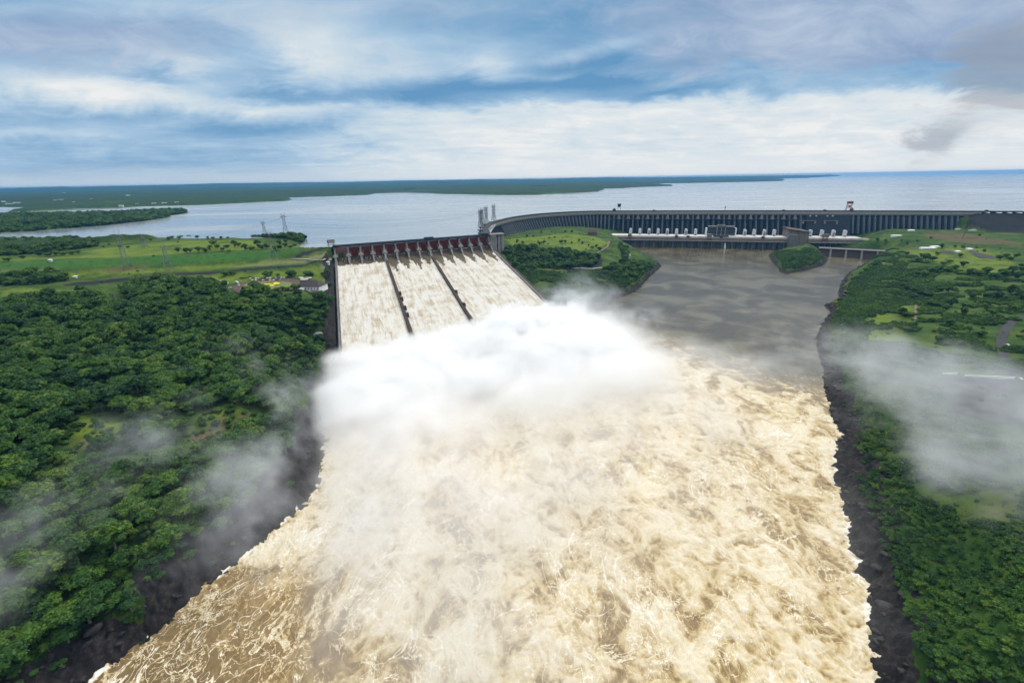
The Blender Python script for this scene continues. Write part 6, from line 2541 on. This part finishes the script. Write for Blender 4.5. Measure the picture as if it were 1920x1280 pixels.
def f_main(G, p, X, Y, Z):
    # X: metres to the right of the left chute wall, S: metres down from the crest
    S = G.m('MULTIPLY', Y, -1.0)
    S = G.m('ADD', S, G.m('MULTIPLY', X, .105))      # the foot of the chutes lies skew
    n = G.noise(p, .020, 6., .60, .5)
    nl = G.noise(p, .008, 2., .5)
    n2 = G.noise(p, .06, 5., .65, .5)
    rise = G.map(S, 350., 450., .25)
    fall = G.map(S, 520., 780., 1., .42)
    H = G.m('MULTIPLY', G.m('MULTIPLY', rise, fall), G.sm(34.0, G.m('MULTIPLY', G.map(X, 60., 260.), 12.)))
    H = G.m('ADD', H, G.m('MULTIPLY', G.m('SUBTRACT', n, .5), 62.))
    H = G.m('ADD', H, G.m('MULTIPLY', G.m('SUBTRACT', n2, .5), 26.))
    wl = G.map(G.sm(X, G.m('MULTIPLY', n, 50.)), -6., 28.)
    wr = G.map(G.sm(X, G.m('MULTIPLY', n, 90.), G.m('MULTIPLY', S, -.12)), 392., 300.)
    H = G.m('ADD', H, G.m('MULTIPLY', G.m('MULTIPLY', G.blob(X, S, 250., 450., 85., 60.), G.map(n2, .3, .7)), 24.))
    top = G.map(G.m('SUBTRACT', H, Z), -9., 20.)
    core = G.map(G.sm(S, G.m('MULTIPLY', G.m('SUBTRACT', n, .5), 90.)), 372., 412.)
    thin = G.map(G.sm(S, G.m('MULTIPLY', G.m('SUBTRACT', nl, .5), 160.)), 490., 930., 1., 0.)
    thin = G.m('POWER', thin, 3.5)
    veil = G.map(G.sm(S, G.m('MULTIPLY', G.m('SUBTRACT', nl, .5), 200.), G.m('MULTIPLY', X, .22)), 660., 1020., .22, 0.)
    dd = G.m('MAXIMUM', thin, veil)
    d = G.m('MULTIPLY', G.m('MULTIPLY', top, core), G.m('MULTIPLY', wl, wr))
    return G.m('MULTIPLY', d, dd)


tag(mist_object('spray_cloud', (*SO, 0), ROT, (-40, -1040, 0), (520, -350, 90), (190, 230, 40), f_main, .15, (1, 1, 1), step=1.5),
    'dense white spray cloud boiling up where the spillway chutes meet the river', 'spray', kind='stuff')


def wisp(name, label, c, size, res, thr, dens, bl, seed, col=(.95, .97, 1.0)):
    def f(G, p, X, Y, Z):
        q = G.n('ShaderNodeVectorMath', {0: p, 1: (seed * 31., seed * 17., 0)}, operation='ADD').outputs[0]
        n = G.noise(q, .016, 6., .62, .9)
        wv_ = G.n('ShaderNodeTexNoise', {'Vector': q, 'Scale': .022, 'Detail': 5., 'Roughness': .65}).outputs['Color']
        ws = G.n('ShaderNodeSeparateXYZ', {0: wv_}).outputs
        X = G.m('ADD', X, G.m('MULTIPLY', G.m('SUBTRACT', ws[0], .5), 190.))
        Y = G.m('ADD', Y, G.m('MULTIPLY', G.m('SUBTRACT', ws[1], .5), 190.))
        b = None
        for (cx, cy, rx, ry, k) in bl:
            t = G.m('MULTIPLY', G.blob(X, Y, cx, cy, rx, ry), k)
            b = t if b is None else G.m('ADD', b, t)
        b = G.m('MINIMUM', G.m('MULTIPLY', b, 2.0), 1.0)
        q1 = G.n('ShaderNodeVectorRotate', {'Vector': q, 'Angle': .6}).outputs[0]
        q2 = G.n('ShaderNodeVectorMath', {0: q1, 1: (.55, 1.5, 1.6)}, operation='MULTIPLY').outputs[0]
        nn_ = G.noise(q2, .034, 8., .72, 1.8)
        n = G.m('ADD', G.m('MULTIPLY', n, .45), G.m('MULTIPLY', nn_, .55))
        f_ = G.m('MULTIPLY', G.map(G.sm(n, G.m('MULTIPLY', b, .12)), thr, thr + .16), b)
        zz = G.m('MULTIPLY', G.map(Z, 0., size[2] * .35), G.map(Z, size[2] * .55, size[2], 1., 0.))
        return G.m('MULTIPLY', f_, zz)
    return tag(mist_object(name, (c[0], c[1], c[2]), 0, (-size[0], -size[1], 0), (size[0], size[1], size[2]), res, f, dens, col, step=2.0), label, 'mist', kind='stuff')



def local(c, z, L):
    """Bearings traced over the mist, at level z, in metres from the centre c: (x, y, radius across, radius along, strength)."""
    r = []
    for (px, py, ra, rb, k) in L:
        p = un(px, py, z)
        r.append((p[0] - c[0], p[1] - c[1], ra, rb, k))
    return r


cr = un(1770, 760, 60)
wisp('drifting_mist', 'pale mist drifting across the right bank of the river', (cr[0], cr[1], 40), (250, 250, 46), (110, 110, 20), .53, .016,
     local(cr, 62, [(1590, 655, 55, 60, .34), (1700, 670, 60, 70, .42), (1780, 720, 60, 60, .44), (1880, 760, 60, 60, .52), (1920, 830, 50, 50, .52), (1900, 920, 35, 35, .34), (1980, 900, 60, 60, .4), (1640, 760, 30, 40, .16), (1760, 840, 40, 40, .22)]), 1)
cl = un(330, 850, 70)
wisp('drifting_mist', 'thin torn mist over the forest left of the spray', (cl[0], cl[1], 40), (200, 220, 52), (110, 120, 20), .535, .026,
     local(cl, 66, [(430, 650, 36, 60, .30), (470, 700, 30, 50, .25), (560, 740, 22, 40, .40), (575, 800, 20, 40, .24), (300, 820, 36, 26, .26), (230, 870, 30, 24, .20), (540, 860, 22, 36, .26), (480, 880, 26, 20, .22), (90, 960, 36, 26, .34), (30, 1050, 30, 26, .30), (440, 980, 26, 20, .26), (500, 930, 24, 20, .24), (560, 560, 30, 50, .30)]), 2)
cm = un(1120, 560, 30)
wisp('drifting_mist', 'faint mist rising behind the spray towards the middle headland', (cm[0], cm[1], 8), (130, 170, 54), (70, 90, 22), .50, .030,
     local(cm, 34, [(1060, 570, 40, 60, .40), (1110, 560, 50, 60, .36), (1090, 530, 36, 50, .28), (1180, 610, 40, 50, .40), (1230, 650, 40, 40, .34)]), 3)
cq = un(1350, 660, 10)
wisp('drifting_mist', 'low mist blowing off the spray over the calm reach of river', (cq[0], cq[1], 1), (170, 150, 26), (80, 74, 12), .50, .022,
     local(cq, 12, [(1270, 660, 60, 60, .36), (1350, 690, 60, 60, .26), (1440, 690, 60, 50, .26), (1510, 660, 40, 60, .36)]), 5)

cv = un(820, 1040, 12)
wisp('drifting_mist', 'broad low veil of spray mist over the foaming river left of centre', (cv[0], cv[1], 2), (150, 150, 30), (76, 76, 14), .40, .017,
     local(cv, 16, [(720, 930, 40, 50, .5), (900, 960, 60, 50, .5), (760, 1060, 40, 40, .5), (860, 1150, 45, 40, .45), (900, 1260, 35, 30, .35), (640, 1010, 26, 26, .35), (1080, 900, 50, 40, .4)]), 8)
# ------------------------------------------------------------------ air
def haze_box():
    b = MB()
    b.box((-36000, -6000, -12), (36000, 36000, 262))
    nt = NT('haze')
    m = nt.out(nt.n('ShaderNodeVolumePrincipled', {'Color': (.13, .42, .78, 1), 'Density': HAZE, 'Anisotropy': .0}).outputs[0], vol=True)
    o = b.build('haze', m)
    return tag(o, kind='stuff')


HAZE = 3.7e-5
haze_box()
